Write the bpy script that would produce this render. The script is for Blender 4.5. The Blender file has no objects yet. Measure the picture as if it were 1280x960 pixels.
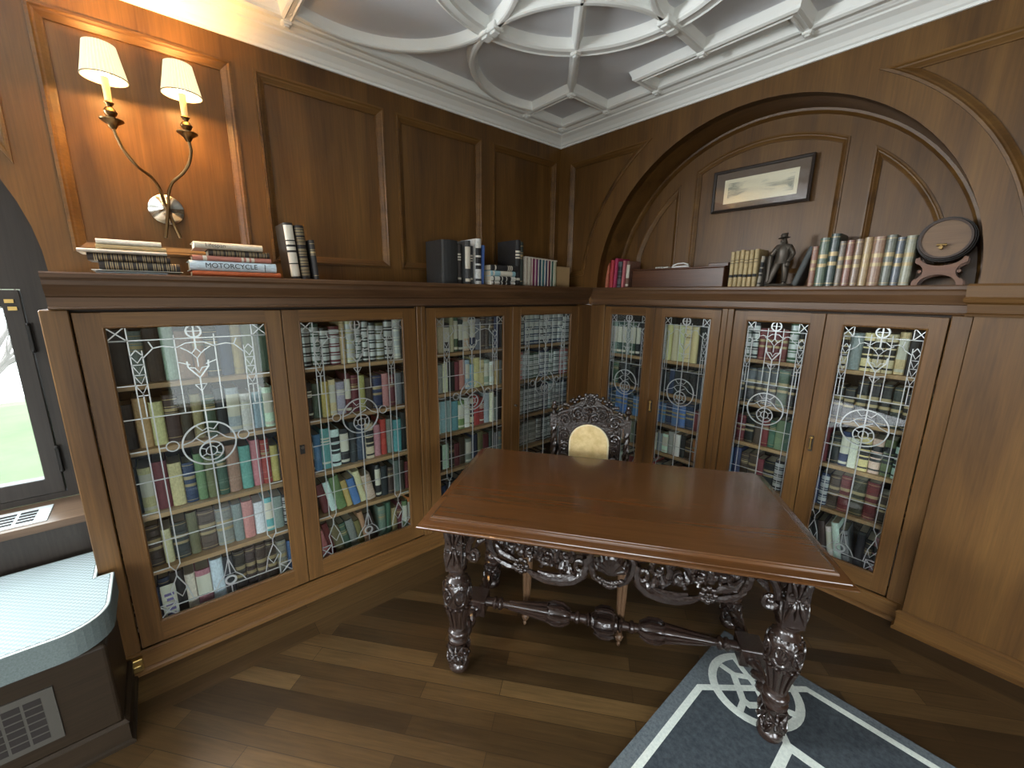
import bpy, bmesh, math, random
from mathutils import Vector, Matrix, Euler
from mathutils.geometry import tessellate_polygon

RND = random.Random(7)
PI = math.pi
SC = bpy.context.scene
COL = SC.collection

# ------------------------------------------------------------------ helpers
class MB:
    """collects geometry for ONE mesh object"""
    def __init__(self):
        self.v = []; self.f = []; self.m = []; self.mi = 0
    def add(self, vs, fs, mi=None):
        o = len(self.v); self.v += [tuple(p) for p in vs]
        for f in fs:
            self.f.append([i + o for i in f]); self.m.append(self.mi if mi is None else mi)
    def box(self, x0, y0, z0, x1, y1, z1, mat=None):
        vs = [(x0,y0,z0),(x1,y0,z0),(x1,y1,z0),(x0,y1,z0),(x0,y0,z1),(x1,y0,z1),(x1,y1,z1),(x0,y1,z1)]
        if mat is not None: vs = [mat @ Vector(p) for p in vs]
        self.add(vs, [(0,3,2,1),(4,5,6,7),(0,1,5,4),(1,2,6,5),(2,3,7,6),(3,0,4,7)])
    def prism(self, pts, h0, h1, fn, holes=()):
        """2D polygon with holes extruded between heights h0 and h1; fn(u,v,h) -> point"""
        rings = [list(pts)] + [list(h) for h in holes]
        allp = [p for r in rings for p in r]
        tris = tessellate_polygon([[Vector((p[0], p[1], 0)) for p in r] for r in rings])
        a = [fn(p[0], p[1], h0) for p in allp]; b = [fn(p[0], p[1], h1) for p in allp]
        n = len(allp)
        def up(t):
            p, q, r = (allp[i] for i in t)
            return (q[0]-p[0])*(r[1]-p[1])-(q[1]-p[1])*(r[0]-p[0]) > 0
        fs = []
        for t in tris:
            t = tuple(t) if up(t) else tuple(reversed(t))
            fs.append(tuple(i + n for i in t)); fs.append(tuple(reversed(t)))
        o = 0
        for r in rings:
            k = len(r)
            for i in range(k):
                j = (i + 1) % k
                fs.append((o+i, o+j, o+j+n, o+i+n))
            o += k
        self.add(a + b, fs)
    def sweep(self, pts, prof, fn, closed=False, cap=True):
        """profile [(offset to the left of travel, height)] carried along a 2D polyline with mitred corners"""
        n = len(pts); secs = []
        for i in range(n):
            p = Vector(pts[i][:2])
            d0 = d1 = None
            if closed or i > 0: d0 = (p - Vector(pts[i-1][:2])).normalized()
            if closed or i < n-1: d1 = (Vector(pts[(i+1) % n][:2]) - p).normalized()
            if d0 is None: d0 = d1
            if d1 is None: d1 = d0
            n0 = Vector((-d0.y, d0.x)); n1 = Vector((-d1.y, d1.x))
            m = n0 + n1
            if m.length < 1e-6: m = n0
            m.normalize(); k = 1 / max(.3, m.dot(n0))
            secs.append([fn(p.x + m.x*k*o, p.y + m.y*k*o, h) for o, h in prof])
        k = len(prof); vs = [q for s in secs for q in s]; fs = []
        for i in range(n if closed else n-1):
            j = (i+1) % n
            for a in range(k-1):
                fs.append((i*k+a, j*k+a, j*k+a+1, i*k+a+1))
        if cap and not closed:
            fs.append(tuple(range(k))); fs.append(tuple((n-1)*k + a for a in reversed(range(k))))
        self.add(vs, fs)
    def lathe(self, prof, n=16, mat=None, sq=None):
        """profile [(r, z)] turned about z"""
        vs = []; fs = []
        for r, z in prof:
            for i in range(n):
                a = 2*PI*(i+.5)/n
                p = Vector((r*math.cos(a), r*math.sin(a), z))
                vs.append(mat @ p if mat is not None else p)
        for j in range(len(prof)-1):
            for i in range(n):
                k = (i+1) % n
                fs.append((j*n+i, j*n+k, (j+1)*n+k, (j+1)*n+i))
        fs.append(tuple(reversed(range(n)))); fs.append(tuple((len(prof)-1)*n+i for i in range(n)))
        self.add(vs, fs)
    def tube(self, pts, r, n=6, mat=None, flat=None):
        """tube along 3D points; r a number or one per point"""
        P = [Vector(p) for p in pts]
        if mat is not None: P = [mat @ p for p in P]
        R = r if isinstance(r, (list, tuple)) else [r]*len(P)
        t0 = (P[1]-P[0]).normalized()
        ref = Vector((0,0,1)) if abs(t0.z) < .9 else Vector((1,0,0))
        a = t0.cross(ref).normalized(); vs = []; fs = []
        for i, p in enumerate(P):
            t = (P[min(i+1, len(P)-1)] - P[max(i-1, 0)])
            if t.length < 1e-9: t = t0
            t.normalize()
            a = (a - t*a.dot(t))
            if a.length < 1e-6: a = t.orthogonal()
            a.normalize(); b = t.cross(a)
            for k in range(n):
                th = 2*PI*(k+.5)/n
                vs.append(p + (a*math.cos(th) + b*math.sin(th))*R[i])
        for i in range(len(P)-1):
            for k in range(n):
                l = (k+1) % n
                fs.append((i*n+k, i*n+l, (i+1)*n+l, (i+1)*n+k))
        fs.append(tuple(reversed(range(n)))); fs.append(tuple((len(P)-1)*n+k for k in range(n)))
        self.add(vs, fs)
    def ball(self, c, r, nu=8, nv=6, mat=None):
        rx, ry, rz = r if isinstance(r, (tuple, list)) else (r, r, r)
        vs = []; fs = []
        for j in range(nv+1):
            ph = PI*j/nv
            rr = max(math.sin(ph), .02)
            for i in range(nu):
                th = 2*PI*i/nu
                p = Vector((rx*rr*math.cos(th), ry*rr*math.sin(th), rz*math.cos(ph)))
                if mat is not None: p = mat @ p
                vs.append(p + Vector(c))
        for j in range(nv):
            for i in range(nu):
                k = (i+1) % nu
                fs.append((j*nu+i, (j+1)*nu+i, (j+1)*nu+k, j*nu+k))
        self.add(vs, fs)
    def build(self, name, mats, parent=None, loc=None, smooth=False, bevel=0, seg=1):
        me = bpy.data.meshes.new(name)
        me.from_pydata(self.v, [], self.f)
        if not isinstance(mats, (list, tuple)): mats = [mats]
        for m in mats: me.materials.append(m)
        me.polygons.foreach_set('material_index', self.m)
        me.update()
        bm = bmesh.new(); bm.from_mesh(me)
        bmesh.ops.recalc_face_normals(bm, faces=bm.faces)
        bm.to_mesh(me); bm.free()
        o = bpy.data.objects.new(name, me); COL.objects.link(o)
        if parent is not None: o.parent = parent
        if loc is not None: o.location = loc
        elif parent is not None and parent.get('_world'): o.location = -Vector(parent.location)
        if smooth:
            me.polygons.foreach_set('use_smooth', [True]*len(me.polygons))
            if smooth != 'all':
                at = me.attributes.new('sharp_edge', 'BOOLEAN', 'EDGE')
                bm = bmesh.new(); bm.from_mesh(me)
                sh = [len(e.link_faces) != 2 or e.calc_face_angle(0) > math.radians(38) for e in bm.edges]
                bm.free(); at.data.foreach_set('value', sh)
        if bevel:
            md = o.modifiers.new('edge', 'BEVEL'); md.width = bevel; md.segments = seg
            md.limit_method = 'ANGLE'; md.angle_limit = math.radians(40)
        return o

def tag(o, label, cat, group=None, kind=None):
    o['label'] = label; o['category'] = cat
    if group: o['group'] = group
    if kind: o['kind'] = kind
    return o
def empty(name, loc, label, cat, group=None, rz=0, world=False):
    o = bpy.data.objects.new(name, None); COL.objects.link(o)
    o.location = loc; o.rotation_euler = (0, 0, rz); o.empty_display_size = .1
    if world: o['_world'] = True
    return tag(o, label, cat, group)
def structure(o, label, cat): return tag(o, label, cat, kind='structure')
def arc(cx, cy, r, a0, a1, n):
    return [(cx + r*math.cos(math.radians(a0+(a1-a0)*i/n)), cy + r*math.sin(math.radians(a0+(a1-a0)*i/n))) for i in range(n+1)]
def spiral(cx, cz, r, a0, turns, n=18, k=.15):
    out = []
    for i in range(n+1):
        t = i/n; a = a0 + 2*PI*turns*t; rr = r*(1-t) + r*k*t
        out.append((cx + rr*math.cos(a), cz + rr*math.sin(a)))
    return out
def srgb(r, g, b):
    f = lambda c: (c/255/12.92) if c/255 <= .04045 else ((c/255+.055)/1.055)**2.4
    return (f(r), f(g), f(b), 1)

# ------------------------------------------------------------------ materials
def new_mat(name):
    m = bpy.data.materials.new(name); m.use_nodes = True
    nt = m.node_tree; b = nt.nodes['Principled BSDF']
    return m, nt, b
def plain(name, col, rough=.5, metal=0, spec=.5, emit=None, estr=0, coat=0):
    m, nt, b = new_mat(name)
    b.inputs['Base Color'].default_value = col; b.inputs['Roughness'].default_value = rough
    b.inputs['Metallic'].default_value = metal; b.inputs['Specular IOR Level'].default_value = spec
    if coat: b.inputs['Coat Weight'].default_value = coat; b.inputs['Coat Roughness'].default_value = .1
    if emit: b.inputs['Emission Color'].default_value = emit; b.inputs['Emission Strength'].default_value = estr
    return m
def ramp(nt, fac, stops):
    r = nt.nodes.new('ShaderNodeValToRGB'); e = r.color_ramp.elements
    e[0].position, e[0].color = stops[0]; e[1].position, e[1].color = stops[-1]
    for p, c in stops[1:-1]:
        x = e.new(p); x.color = c
    nt.links.new(fac, r.inputs[0]); return r.outputs[0]
def noise(nt, vec, scale, detail=4, rough=.55, dist=0):
    n = nt.nodes.new('ShaderNodeTexNoise'); n.inputs['Scale'].default_value = scale
    n.inputs['Detail'].default_value = detail; n.inputs['Roughness'].default_value = rough
    n.inputs['Distortion'].default_value = dist
    if vec is not None: nt.links.new(vec, n.inputs['Vector'])
    return n.outputs['Fac']
def mapping(nt, scale=(1,1,1), rot=(0,0,0), coord='Object'):
    t = nt.nodes.new('ShaderNodeTexCoord'); mp = nt.nodes.new('ShaderNodeMapping')
    mp.inputs['Scale'].default_value = scale; mp.inputs['Rotation'].default_value = rot
    nt.links.new(t.outputs[coord], mp.inputs['Vector']); return mp.outputs[0]
def mix(nt, a, b, fac, mode='MIX'):
    n = nt.nodes.new('ShaderNodeMix'); n.data_type = 'RGBA'; n.blend_type = mode
    for s, x in ((n.inputs[0], fac), (n.inputs[6], a), (n.inputs[7], b)):
        if hasattr(x, 'type') or isinstance(x, bpy.types.NodeSocket): nt.links.new(x, s)
        else: s.default_value = x
    return n.outputs[2]
def bump(nt, b, h, strength=.1, dist=.01):
    n = nt.nodes.new('ShaderNodeBump'); n.inputs['Strength'].default_value = strength
    n.inputs['Distance'].default_value = dist
    nt.links.new(h, n.inputs['Height']); nt.links.new(n.outputs[0], b.inputs['Normal'])
def wood(name, dark, mid, light, axis='z', rough=.42, s=1.0, fleck=.25, coat=0, rz=0, spec=.38):
    """oak: broad figure and fine pores drawn out along the grain axis"""
    m, nt, b = new_mat(name)
    g = {'x': (.12,1,1), 'y': (1,.12,1), 'z': (1,1,.12)}[axis]
    gf = {'x': (.03,1,1), 'y': (1,.03,1), 'z': (1,1,.03)}[axis]
    v1 = mapping(nt, tuple(q*7*s for q in g), (0,0,rz)); v2 = mapping(nt, tuple(q*120*s for q in gf), (0,0,rz))
    n1 = noise(nt, v1, 1.0, 5, .6, .6); n2 = noise(nt, v2, 1.0, 3, .6)
    c = ramp(nt, n1, [(.28, dark), (.5, mid), (.74, light)])
    f = ramp(nt, n2, [(.3, (1-fleck,)*3+(1,)), (.65, (1,1,1,1))])
    nt.links.new(mix(nt, c, f, 1.0, 'MULTIPLY'), b.inputs['Base Color'])
    b.inputs['Roughness'].default_value = rough; b.inputs['Specular IOR Level'].default_value = spec
    if coat: b.inputs['Coat Weight'].default_value = coat; b.inputs['Coat Roughness'].default_value = .12
    bump(nt, b, n2, .12, .002)
    return m

OAK = dict(dark=(.074,.034,.0085,1), mid=(.130,.061,.0145,1), light=(.180,.090,.0225,1))
M_oak_z = wood('oak_vertical', axis='z', **OAK)
M_oak_x = wood('oak_along_x', axis='x', **OAK)
M_oak_y = wood('oak_along_y', axis='y', **OAK)
OAK2 = dict(dark=(.088,.041,.0125,1), mid=(.146,.071,.0215,1), light=(.204,.104,.0325,1))
M_door_z = wood('door_oak_vertical', axis='z', rough=.36, fleck=.3, **OAK2)
M_door_y = wood('door_oak_along_y', axis='y', rough=.36, fleck=.3, **OAK2)
M_door_x = wood('door_oak_along_x', axis='x', rough=.36, fleck=.3, **OAK2)
M_shelf = wood('shelf_edge_oak', (.28,.16,.075,1), (.38,.225,.11,1), (.48,.30,.15,1), axis='y', rough=.5)
M_ledge_y = wood('ledge_oak_along_y', (.060,.029,.013,1), (.100,.050,.022,1), (.140,.073,.032,1), axis='y', rough=.4)
M_ledge_x = wood('ledge_oak_along_x', (.060,.029,.013,1), (.100,.050,.022,1), (.140,.073,.032,1), axis='x', rough=.4)
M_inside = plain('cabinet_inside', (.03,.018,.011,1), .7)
M_dark = plain('dark_gap', (.01,.006,.004,1), .8)
M_winwood = wood('window_wood', (.022,.016,.012,1), (.034,.026,.020,1), (.048,.038,.030,1), axis='z', rough=.45)
M_seatwood = wood('seat_wood', (.017,.0105,.0055,1), (.025,.016,.0085,1), (.034,.022,.012,1), axis='y', rough=.5, spec=.2)
M_sill = wood('sill_wood', (.10,.06,.035,1), (.17,.105,.065,1), (.24,.15,.1,1), axis='y', rough=.3)
M_top = wood('table_top_wood', (.072,.029,.0095,1), (.102,.0425,.0135,1), (.136,.0595,.0195,1), axis='x', rough=.20, s=.55, fleck=.14, coat=.4)
def carved(name, col, sc=38, st=.6):
    m, nt, b = new_mat(name)
    v = mapping(nt); vo = nt.nodes.new('ShaderNodeTexVoronoi'); vo.inputs['Scale'].default_value = sc
    vo.feature = 'SMOOTH_F1'; nt.links.new(v, vo.inputs['Vector'])
    n = noise(nt, v, 9, 3)
    c = ramp(nt, n, [(.3, tuple(x*.6 for x in col[:3])+(1,)), (.7, col)])
    nt.links.new(c, b.inputs['Base Color']); b.inputs['Roughness'].default_value = .24
    b.inputs['Specular IOR Level'].default_value = .9
    bump(nt, b, vo.outputs['Distance'], st, .012)
    return m
M_carve = carved('carved_walnut', (.026,.0145,.0105,1), 70, .22)
M_turn = plain('polished_walnut', (.026,.0145,.0105,1), .24, spec=.8)
M_carvef = carved('carved_walnut_fine', (.026,.0145,.0105,1), 60, .3)
M_chairw = carved('carved_chair_wood', (.030,.019,.014,1), 90, .12)
M_chairleg = plain('chair_leg_wood', (.10,.055,.028,1), .35)
# upholstery
def fabric(name, a, b_, sc, rough=.9):
    m, nt, b = new_mat(name); v = mapping(nt)
    n = noise(nt, v, sc, 6, .7); nt.links.new(ramp(nt, n, [(.35, a), (.65, b_)]), b.inputs['Base Color'])
    b.inputs['Roughness'].default_value = rough; bump(nt, b, n, .25, .002); return m
M_pad = fabric('cream_damask', (.62,.46,.20,1), (.80,.64,.33,1), 28)
M_gimp = plain('cream_gimp', (.80,.72,.48,1), .8)
def checker_fabric(name):
    m, nt, b = new_mat(name); v = mapping(nt, (1,1,1))
    c = nt.nodes.new('ShaderNodeTexChecker'); c.inputs['Scale'].default_value = 95
    c.inputs['Color1'].default_value = (.17,.21,.215,1); c.inputs['Color2'].default_value = (.32,.37,.375,1)
    nt.links.new(v, c.inputs['Vector'])
    n = noise(nt, v, 6, 3); nt.links.new(mix(nt, c.outputs[0], (.20,.245,.25,1), n), b.inputs['Base Color'])
    b.inputs['Roughness'].default_value = .9; return m
M_cushion = checker_fabric('checked_seat_fabric')
M_cushside = fabric('cushion_side_fabric', (.10,.13,.125,1), (.15,.185,.18,1), 160)
M_piping = plain('cushion_piping', (.62,.66,.62,1), .8)
# metals, stone, paint
M_plaster = plain('white_plaster', (.87,.89,.87,1), .6)
M_ceil = fabric('grey_ceiling_paint', (.70,.72,.76,1), (.73,.75,.79,1), 4)
M_brass = plain('old_brass', (.50,.34,.12,1), .35, 1)
M_pewter = plain('silvered_metal', (.55,.53,.47,1), .16, 1)
M_bronze = plain('dark_bronze', (.07,.058,.045,1), .42, .5)
M_arm = plain('antique_brass_arm', (.20,.125,.055,1), .30, 1)
M_candle = plain('candle_sleeve', (.75,.62,.35,1), .5)
M_iron = plain('black_iron', (.02,.018,.016,1), .45, .6)
M_vent = plain('vent_steel', (.075,.07,.058,1), .55, .4)
M_sillvent = plain('sill_vent_metal', (.62,.64,.64,1), .45, .3)
M_came = plain('lead_came', (.50,.53,.53,1), .30, .6)
def glass(name, tint=(.93,.97,.96,1), wav=.0):
    m = bpy.data.materials.new(name); m.use_nodes = True; nt = m.node_tree
    for n in list(nt.nodes): nt.nodes.remove(n)
    out = nt.nodes.new('ShaderNodeOutputMaterial'); mx = nt.nodes.new('ShaderNodeMixShader')
    tr = nt.nodes.new('ShaderNodeBsdfTransparent'); gl = nt.nodes.new('ShaderNodeBsdfGlossy')
    fr = nt.nodes.new('ShaderNodeFresnel'); fr.inputs[0].default_value = 1.52
    tr.inputs[0].default_value = tint; gl.inputs['Roughness'].default_value = .02
    mth = nt.nodes.new('ShaderNodeMath'); mth.operation = 'MULTIPLY'; mth.inputs[1].default_value = 1.35
    nt.links.new(fr.outputs[0], mth.inputs[0]); ge = nt.nodes.new('ShaderNodeNewGeometry'); inv = nt.nodes.new('ShaderNodeMath'); inv.operation = 'SUBTRACT'; inv.inputs[0].default_value = 1
    nt.links.new(ge.outputs['Backfacing'], inv.inputs[1]); m2 = nt.nodes.new('ShaderNodeMath'); m2.operation = 'MULTIPLY'
    nt.links.new(mth.outputs[0], m2.inputs[0]); nt.links.new(inv.outputs[0], m2.inputs[1]); nt.links.new(m2.outputs[0], mx.inputs[0])
    nt.links.new(tr.outputs[0], mx.inputs[1]); nt.links.new(gl.outputs[0], mx.inputs[2]); nt.links.new(mx.outputs[0], out.inputs[0])
    if wav:
        bp = nt.nodes.new('ShaderNodeBump'); bp.inputs['Strength'].default_value = wav; bp.inputs['Distance'].default_value = .01
        nt.links.new(noise(nt, mapping(nt), 5, 1), bp.inputs['Height']); nt.links.new(bp.outputs[0], gl.inputs['Normal'])
    return m
M_glass = glass('leaded_glass', wav=.02)
M_winglass = glass('window_glass')
M_picglass = glass('picture_glass', (.98,.98,.97,1))
def shade_mat():
    m, nt, b = new_mat('pleated_silk_shade')
    b.inputs['Base Color'].default_value = (.36,.30,.20,1); b.inputs['Roughness'].default_value = .9
    b.inputs['Emission Color'].default_value = (1,.80,.46,1); b.inputs['Emission Strength'].default_value = .50
    return m
M_shade = shade_mat()
M_shadeband = plain('shade_trim', (.16,.13,.08,1), .8)
M_bulb = plain('lamp_bulb', (1,.9,.7,1), .4, emit=(1,.85,.6,1), estr=12)
# floor: strip oak laid on the slant, board borders along the walls
def floor_mat(name, rot, bw=.072, bl=.85):
    m, nt, b = new_mat(name); v = mapping(nt, (1,1,1), (0,0,rot))
    br = nt.nodes.new('ShaderNodeTexBrick'); br.inputs['Scale'].default_value = 1
    br.inputs['Brick Width'].default_value = bl; br.inputs['Row Height'].default_value = bw
    br.inputs['Mortar Size'].default_value = .0012; br.inputs['Bias'].default_value = 0
    br.offset_frequency = 2; br.offset = .37
    br.inputs['Color1'].default_value = (0,0,0,1); br.inputs['Color2'].default_value = (1,1,1,1); br.inputs['Mortar'].default_value = (.5,.5,.5,1)
    nt.links.new(v, br.inputs['Vector'])
    mp = nt.nodes.new('ShaderNodeMapping'); mp.inputs['Scale'].default_value = (5,90,1); nt.links.new(v, mp.inputs['Vector'])
    g = noise(nt, mp.outputs[0], 1, 5, .65, .4)
    mp2 = nt.nodes.new('ShaderNodeMapping'); mp2.inputs['Scale'].default_value = (.5,6,1); nt.links.new(v, mp2.inputs['Vector'])
    g2 = noise(nt, mp2.outputs[0], 1, 3, .5)
    c = ramp(nt, br.outputs['Color'], [(0, (.036,.020,.0075,1)), (.5, (.066,.037,.0135,1)), (1, (.118,.069,.026,1))])
    c = mix(nt, c, ramp(nt, g, [(.3, (.55,.55,.5,1)), (.7, (1.15,1.15,1.15,1))]), .8, 'MULTIPLY')
    c = mix(nt, c, ramp(nt, g2, [(.3, (.7,.7,.7,1)), (.7, (1.2,1.2,1.2,1))]), .8, 'MULTIPLY')
    c = mix(nt, c, (.018,.010,.004,1), br.outputs['Fac'])
    nt.links.new(c, b.inputs['Base Color']); b.inputs['Roughness'].default_value = .34
    bump(nt, b, g, .08, .002); return m
M_floor = floor_mat('slanted_strip_floor', -math.radians(39))
M_floor_y = floor_mat('border_boards_along_y', -math.radians(90), .13, 2.2)
M_floor_x = floor_mat('border_boards_along_x', 0, .13, 2.2)
M_rug = fabric('slate_rug_pile', (.020,.029,.036,1), (.050,.063,.072,1), 55)
M_rugedge = fabric('grey_rug_pile', (.065,.085,.095,1), (.13,.15,.16,1), 90)
M_rugline = fabric('cream_rug_pile', (.52,.58,.53,1), (.68,.73,.66,1), 90)

# ------------------------------------------------------------------ camera
f, ya, pi_, ro = 514.76, .86183842, .213886261, .01073974
ca, sa, cb, sb, cc, sc_ = math.cos(ya), math.sin(ya), math.cos(pi_), math.sin(pi_), math.cos(ro), math.sin(ro)
fwd = Vector((-sa*cb, ca*cb, -sb)); r0 = Vector((ca, sa, 0)); u0 = r0.cross(fwd)
right = r0*cc + u0*sc_; up = -r0*sc_ + u0*cc
cam = bpy.data.objects.new('camera', bpy.data.cameras.new('camera')); COL.objects.link(cam)
rm = Matrix((right, up, -fwd)).transposed().to_4x4()
cam.matrix_world = Matrix.Translation((2.472, -2.60, 1.6)) @ rm
cam.data.sensor_width = 36; cam.data.lens = f/1280*36; cam.data.clip_start = .02
SC.camera = cam
cam['label'] = 'the viewpoint of the photograph'; cam['category'] = 'camera'

# ------------------------------------------------------------------ room shell
YB, XE = -7.0, 4.3           # back wall, east wall
fL = lambda u, v, h: (h, u, v)          # left wall: u = y, v = z, h = out of the wall (+x)
fR = lambda u, v, h: (u, -h, v)         # right wall: u = x, v = z, h = out of the wall (-y)
fF = lambda u, v, h: (u, v, h)          # floor / ceiling plan
PANEL_PROF = [(-.007,0),(-.006,.006),(.004,.007),(.010,.001),(.016,-.001),(.030,-.011),(.036,-.014),(.036,-.022)]
fl = MB()
fl.prism([(.30,YB),(.61,YB),(.61,-.22),(.30,-.22)], -.1, 0, fF)
fl.mi = 1; fl.prism([(.30,-.22),(XE,-.22),(XE,.35),(.30,.35)], -.1, 0, fF)
fl.mi = 2; fl.prism([(.61,YB),(XE,YB),(XE,-.22),(.61,-.22)], -.1, 0, fF)
fl.mi = 0; fl.prism([(-.5,YB),(.30,YB),(.30,.35),(-.5,.35)], -.1, 0, fF)
structure(fl.build('floor', [M_floor_y, M_floor_x, M_floor]), 'dark oak strip floor laid on the slant', 'floor')

# left wall with arched window alcove
ALC_Y, ALC_R, SPR = -3.75, .85, 1.66
panels = [(-2.812,-2.197),(-2.097,-1.472),(-1.387,-.778),(-.672,-.045)]
holes = [[(a,1.757),(b,1.757),(b,2.618),(a,2.618)] for a, b in panels]
sp = [(-2.928,2.60),(-3.45,2.60)] + list(reversed([(ALC_Y+.917*math.cos(math.radians(a)), SPR+.917*math.sin(math.radians(a))) for a in range(27,67,3)]))
holes.append(sp)
wl = MB()
outer = [(0,0),(0,2.92),(YB,2.92),(YB,0),(ALC_Y-ALC_R,0)] + [(ALC_Y+ALC_R*math.cos(math.radians(180-a)), SPR+ALC_R*math.sin(math.radians(180-a))) for a in range(0,181,6)] + [(ALC_Y+ALC_R,0)]
LW = [(-6.8,1.70),(-5.0,1.70),(-5.0,2.60),(-6.8,2.60)]  # opening added out of view to hold the left fill lamp
wl.prism(outer, -.022, 0, fL, holes + [LW])
wall_left = structure(wl.build('wall_left', M_oak_z, smooth=False), 'oak panelled wall with arched window alcove above the long bookcase', 'wall')
bk = MB()
bk.prism([(0.0,0),(0.0,2.92),(-2.9,2.92),(-2.9,0)], -.06, -.021, fL)
out2 = [(-2.9,1.55),(-2.9,2.92),(YB,2.92),(YB,0),(ALC_Y-ALC_R,0)] + [(ALC_Y+ALC_R*math.cos(math.radians(180-a)), SPR+ALC_R*math.sin(math.radians(180-a))) for a in range(0,181,6)]
bk.prism(out2[:], -.06, -.021, fL, [LW])
bk.build('panel_board', M_oak_z, wall_left)
for h in holes:
    mo = MB()
    area = sum(h[i][0]*h[(i+1)%len(h)][1]-h[(i+1)%len(h)][0]*h[i][1] for i in range(len(h)))
    hh = h if area > 0 else list(reversed(h))
    mo.sweep(hh, PANEL_PROF, fL, closed=True)
    mo.build('panel_moulding', M_oak_y, wall_left)
# alcove reveal (soffit and jambs)
rv = MB()
arcp = [(ALC_Y+ALC_R, 0)] + [(ALC_Y+ALC_R*math.cos(math.radians(a)), SPR+ALC_R*math.sin(math.radians(a))) for a in range(0,181,6)] + [(ALC_Y-ALC_R, 0)]
rv.sweep(arcp, [(0,-.001),(0,-.24),(-.03,-.24),(-.03,-.001),(0,-.001)], fL)
rv.build('alcove_reveal', M_winwood, wall_left)

# right wall with arched book niche
AX, AZ, AR, ND = 1.41, 1.645, .985, .28
a0 = math.degrees(math.asin((1.66-AZ)/AR))
archp = [(AX+AR*math.cos(math.radians(a)), AZ+AR*math.sin(math.radians(a))) for a in [a0+(180-2*a0)*i/40 for i in range(41)]]
spl = [(.115,1.74),(.115,2.592)] + [(AX+1.13*math.cos(math.radians(a)), AZ+1.13*math.sin(math.radians(a))) for a in range(123,177,3)]
spr = [(2.475,1.90),(2.475,2.60)] + list(reversed([(AX+1.095*math.cos(math.radians(a)), AZ+1.095*math.sin(math.radians(a))) for a in [15.5]+list(range(18,61,3))]))
wr = MB()
outer = [(0,1.66),(archp[-1][0],1.66)] + list(reversed(archp)) + [(2.403,1.66),(2.403,0),(XE,0),(XE,2.92),(0,2.92)]
wr.prism(outer, -.022, 0, fR, [spl, spr])
wall_right = structure(wr.build('wall_right', M_oak_z), 'oak panelled wall with round arched niche above the narrow glazed bookcase', 'wall')
wb = MB()
wb.prism([(p[0],p[1]) for p in [(0,1.66),(archp[-1][0],1.66)] + list(reversed(archp)) + [(2.403,1.66),(2.403,0),(XE,0),(XE,2.92),(0,2.92)]], -.06, -.021, fR)
wb.build('panel_board', M_oak_z, wall_right)
for h in (spl, spr):
    mo = MB()
    area = sum(h[i][0]*h[(i+1)%len(h)][1]-h[(i+1)%len(h)][0]*h[i][1] for i in range(len(h)))
    mo.sweep(h if area > 0 else list(reversed(h)), PANEL_PROF, fR, closed=True)
    mo.build('panel_moulding', M_oak_x, wall_right)
so = MB(); so.sweep(archp, [(0,-.001),(0,-ND),(-.03,-ND),(-.03,-.05),(-.03,-.001)], fR)
so.build('niche_soffit', M_oak_x, wall_right, smooth=True)
bd = MB(); bd.sweep([(AX+(AR-.008)*math.cos(math.radians(a)), AZ+(AR-.008)*math.sin(math.radians(a))) for a in range(1,180,4)], [(-.008,-ND+.03),(.004,-ND+.028),(.012,-ND+.018),(.016,-ND)], fR)
bd.build('niche_bead', M_oak_x, wall_right, smooth=True)
cb_ = MB(); cb_.box(-.06,.300,0,2.403,.34,1.66); cb_.box(-.06,-.001,0,-.022,.300,1.66); cb_.build('niche_back', M_oak_z, wall_right)
pj = MB(); pj.box(2.403,.022,0,2.45,.40,1.66); pj.build('niche_jamb', M_oak_z, wall_right)
nr = .872
def niche_panel(x0, x1):
    n = 10; pts = [(x0,1.74),(x1,1.74)]
    zt = lambda x: AZ + math.sqrt(max(nr**2-(x-AX)**2, .0001))
    for i in range(n+1):
        x = x1 + (x0-x1)*i/n
        if zt(x) > 1.76: pts.append((x, zt(x)))
    return pts
nh = [niche_panel(.575,.885), niche_panel(.995,1.805), niche_panel(1.925,2.262)]
nb = MB(); nb.prism([(.3,1.62),(2.5,1.62),(2.5,2.75),(.3,2.75)], -ND-.02, -ND, fR, nh); nb.build('niche_back', M_oak_z, wall_right)
nb = MB(); nb.prism([(.3,1.62),(2.5,1.62),(2.5,2.75),(.3,2.75)], -ND-.05, -ND-.019, fR); nb.build('panel_board', M_oak_z, wall_right)
for h in nh:
    mo = MB(); mo.sweep(h, [(o*.8, hh*.85-ND) for o, hh in PANEL_PROF], fR, closed=True); mo.build('panel_moulding', M_oak_x, wall_right)
# pillar ledge band and baseboard
pb = MB(); pb.sweep([(XE,0),(2.385,0),(2.385,.06)], [(0,1.53),(.012,1.53),(.014,1.54),(.006,1.545),(.010,1.58),(.022,1.588),(.026,1.60),(.020,1.61),(.022,1.655),(.018,1.664),(-.02,1.664),(-.02,1.53)], fF)
structure(pb.build('trim_1', M_oak_x), 'moulded oak band on the pillar right of the niche ledge', 'trim')
bb = MB(); bb.sweep([(XE,0),(2.398,0),(2.398,.05)], [(-.01,0),(.020,0),(.021,.012),(.012,.018),(.012,.085),(.018,.088),(.018,.094),(.006,.104),(-.01,.104)], fF)
structure(bb.build('baseboard_right', M_oak_x), 'oak baseboard along the foot of the right pillar', 'baseboard')
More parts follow.
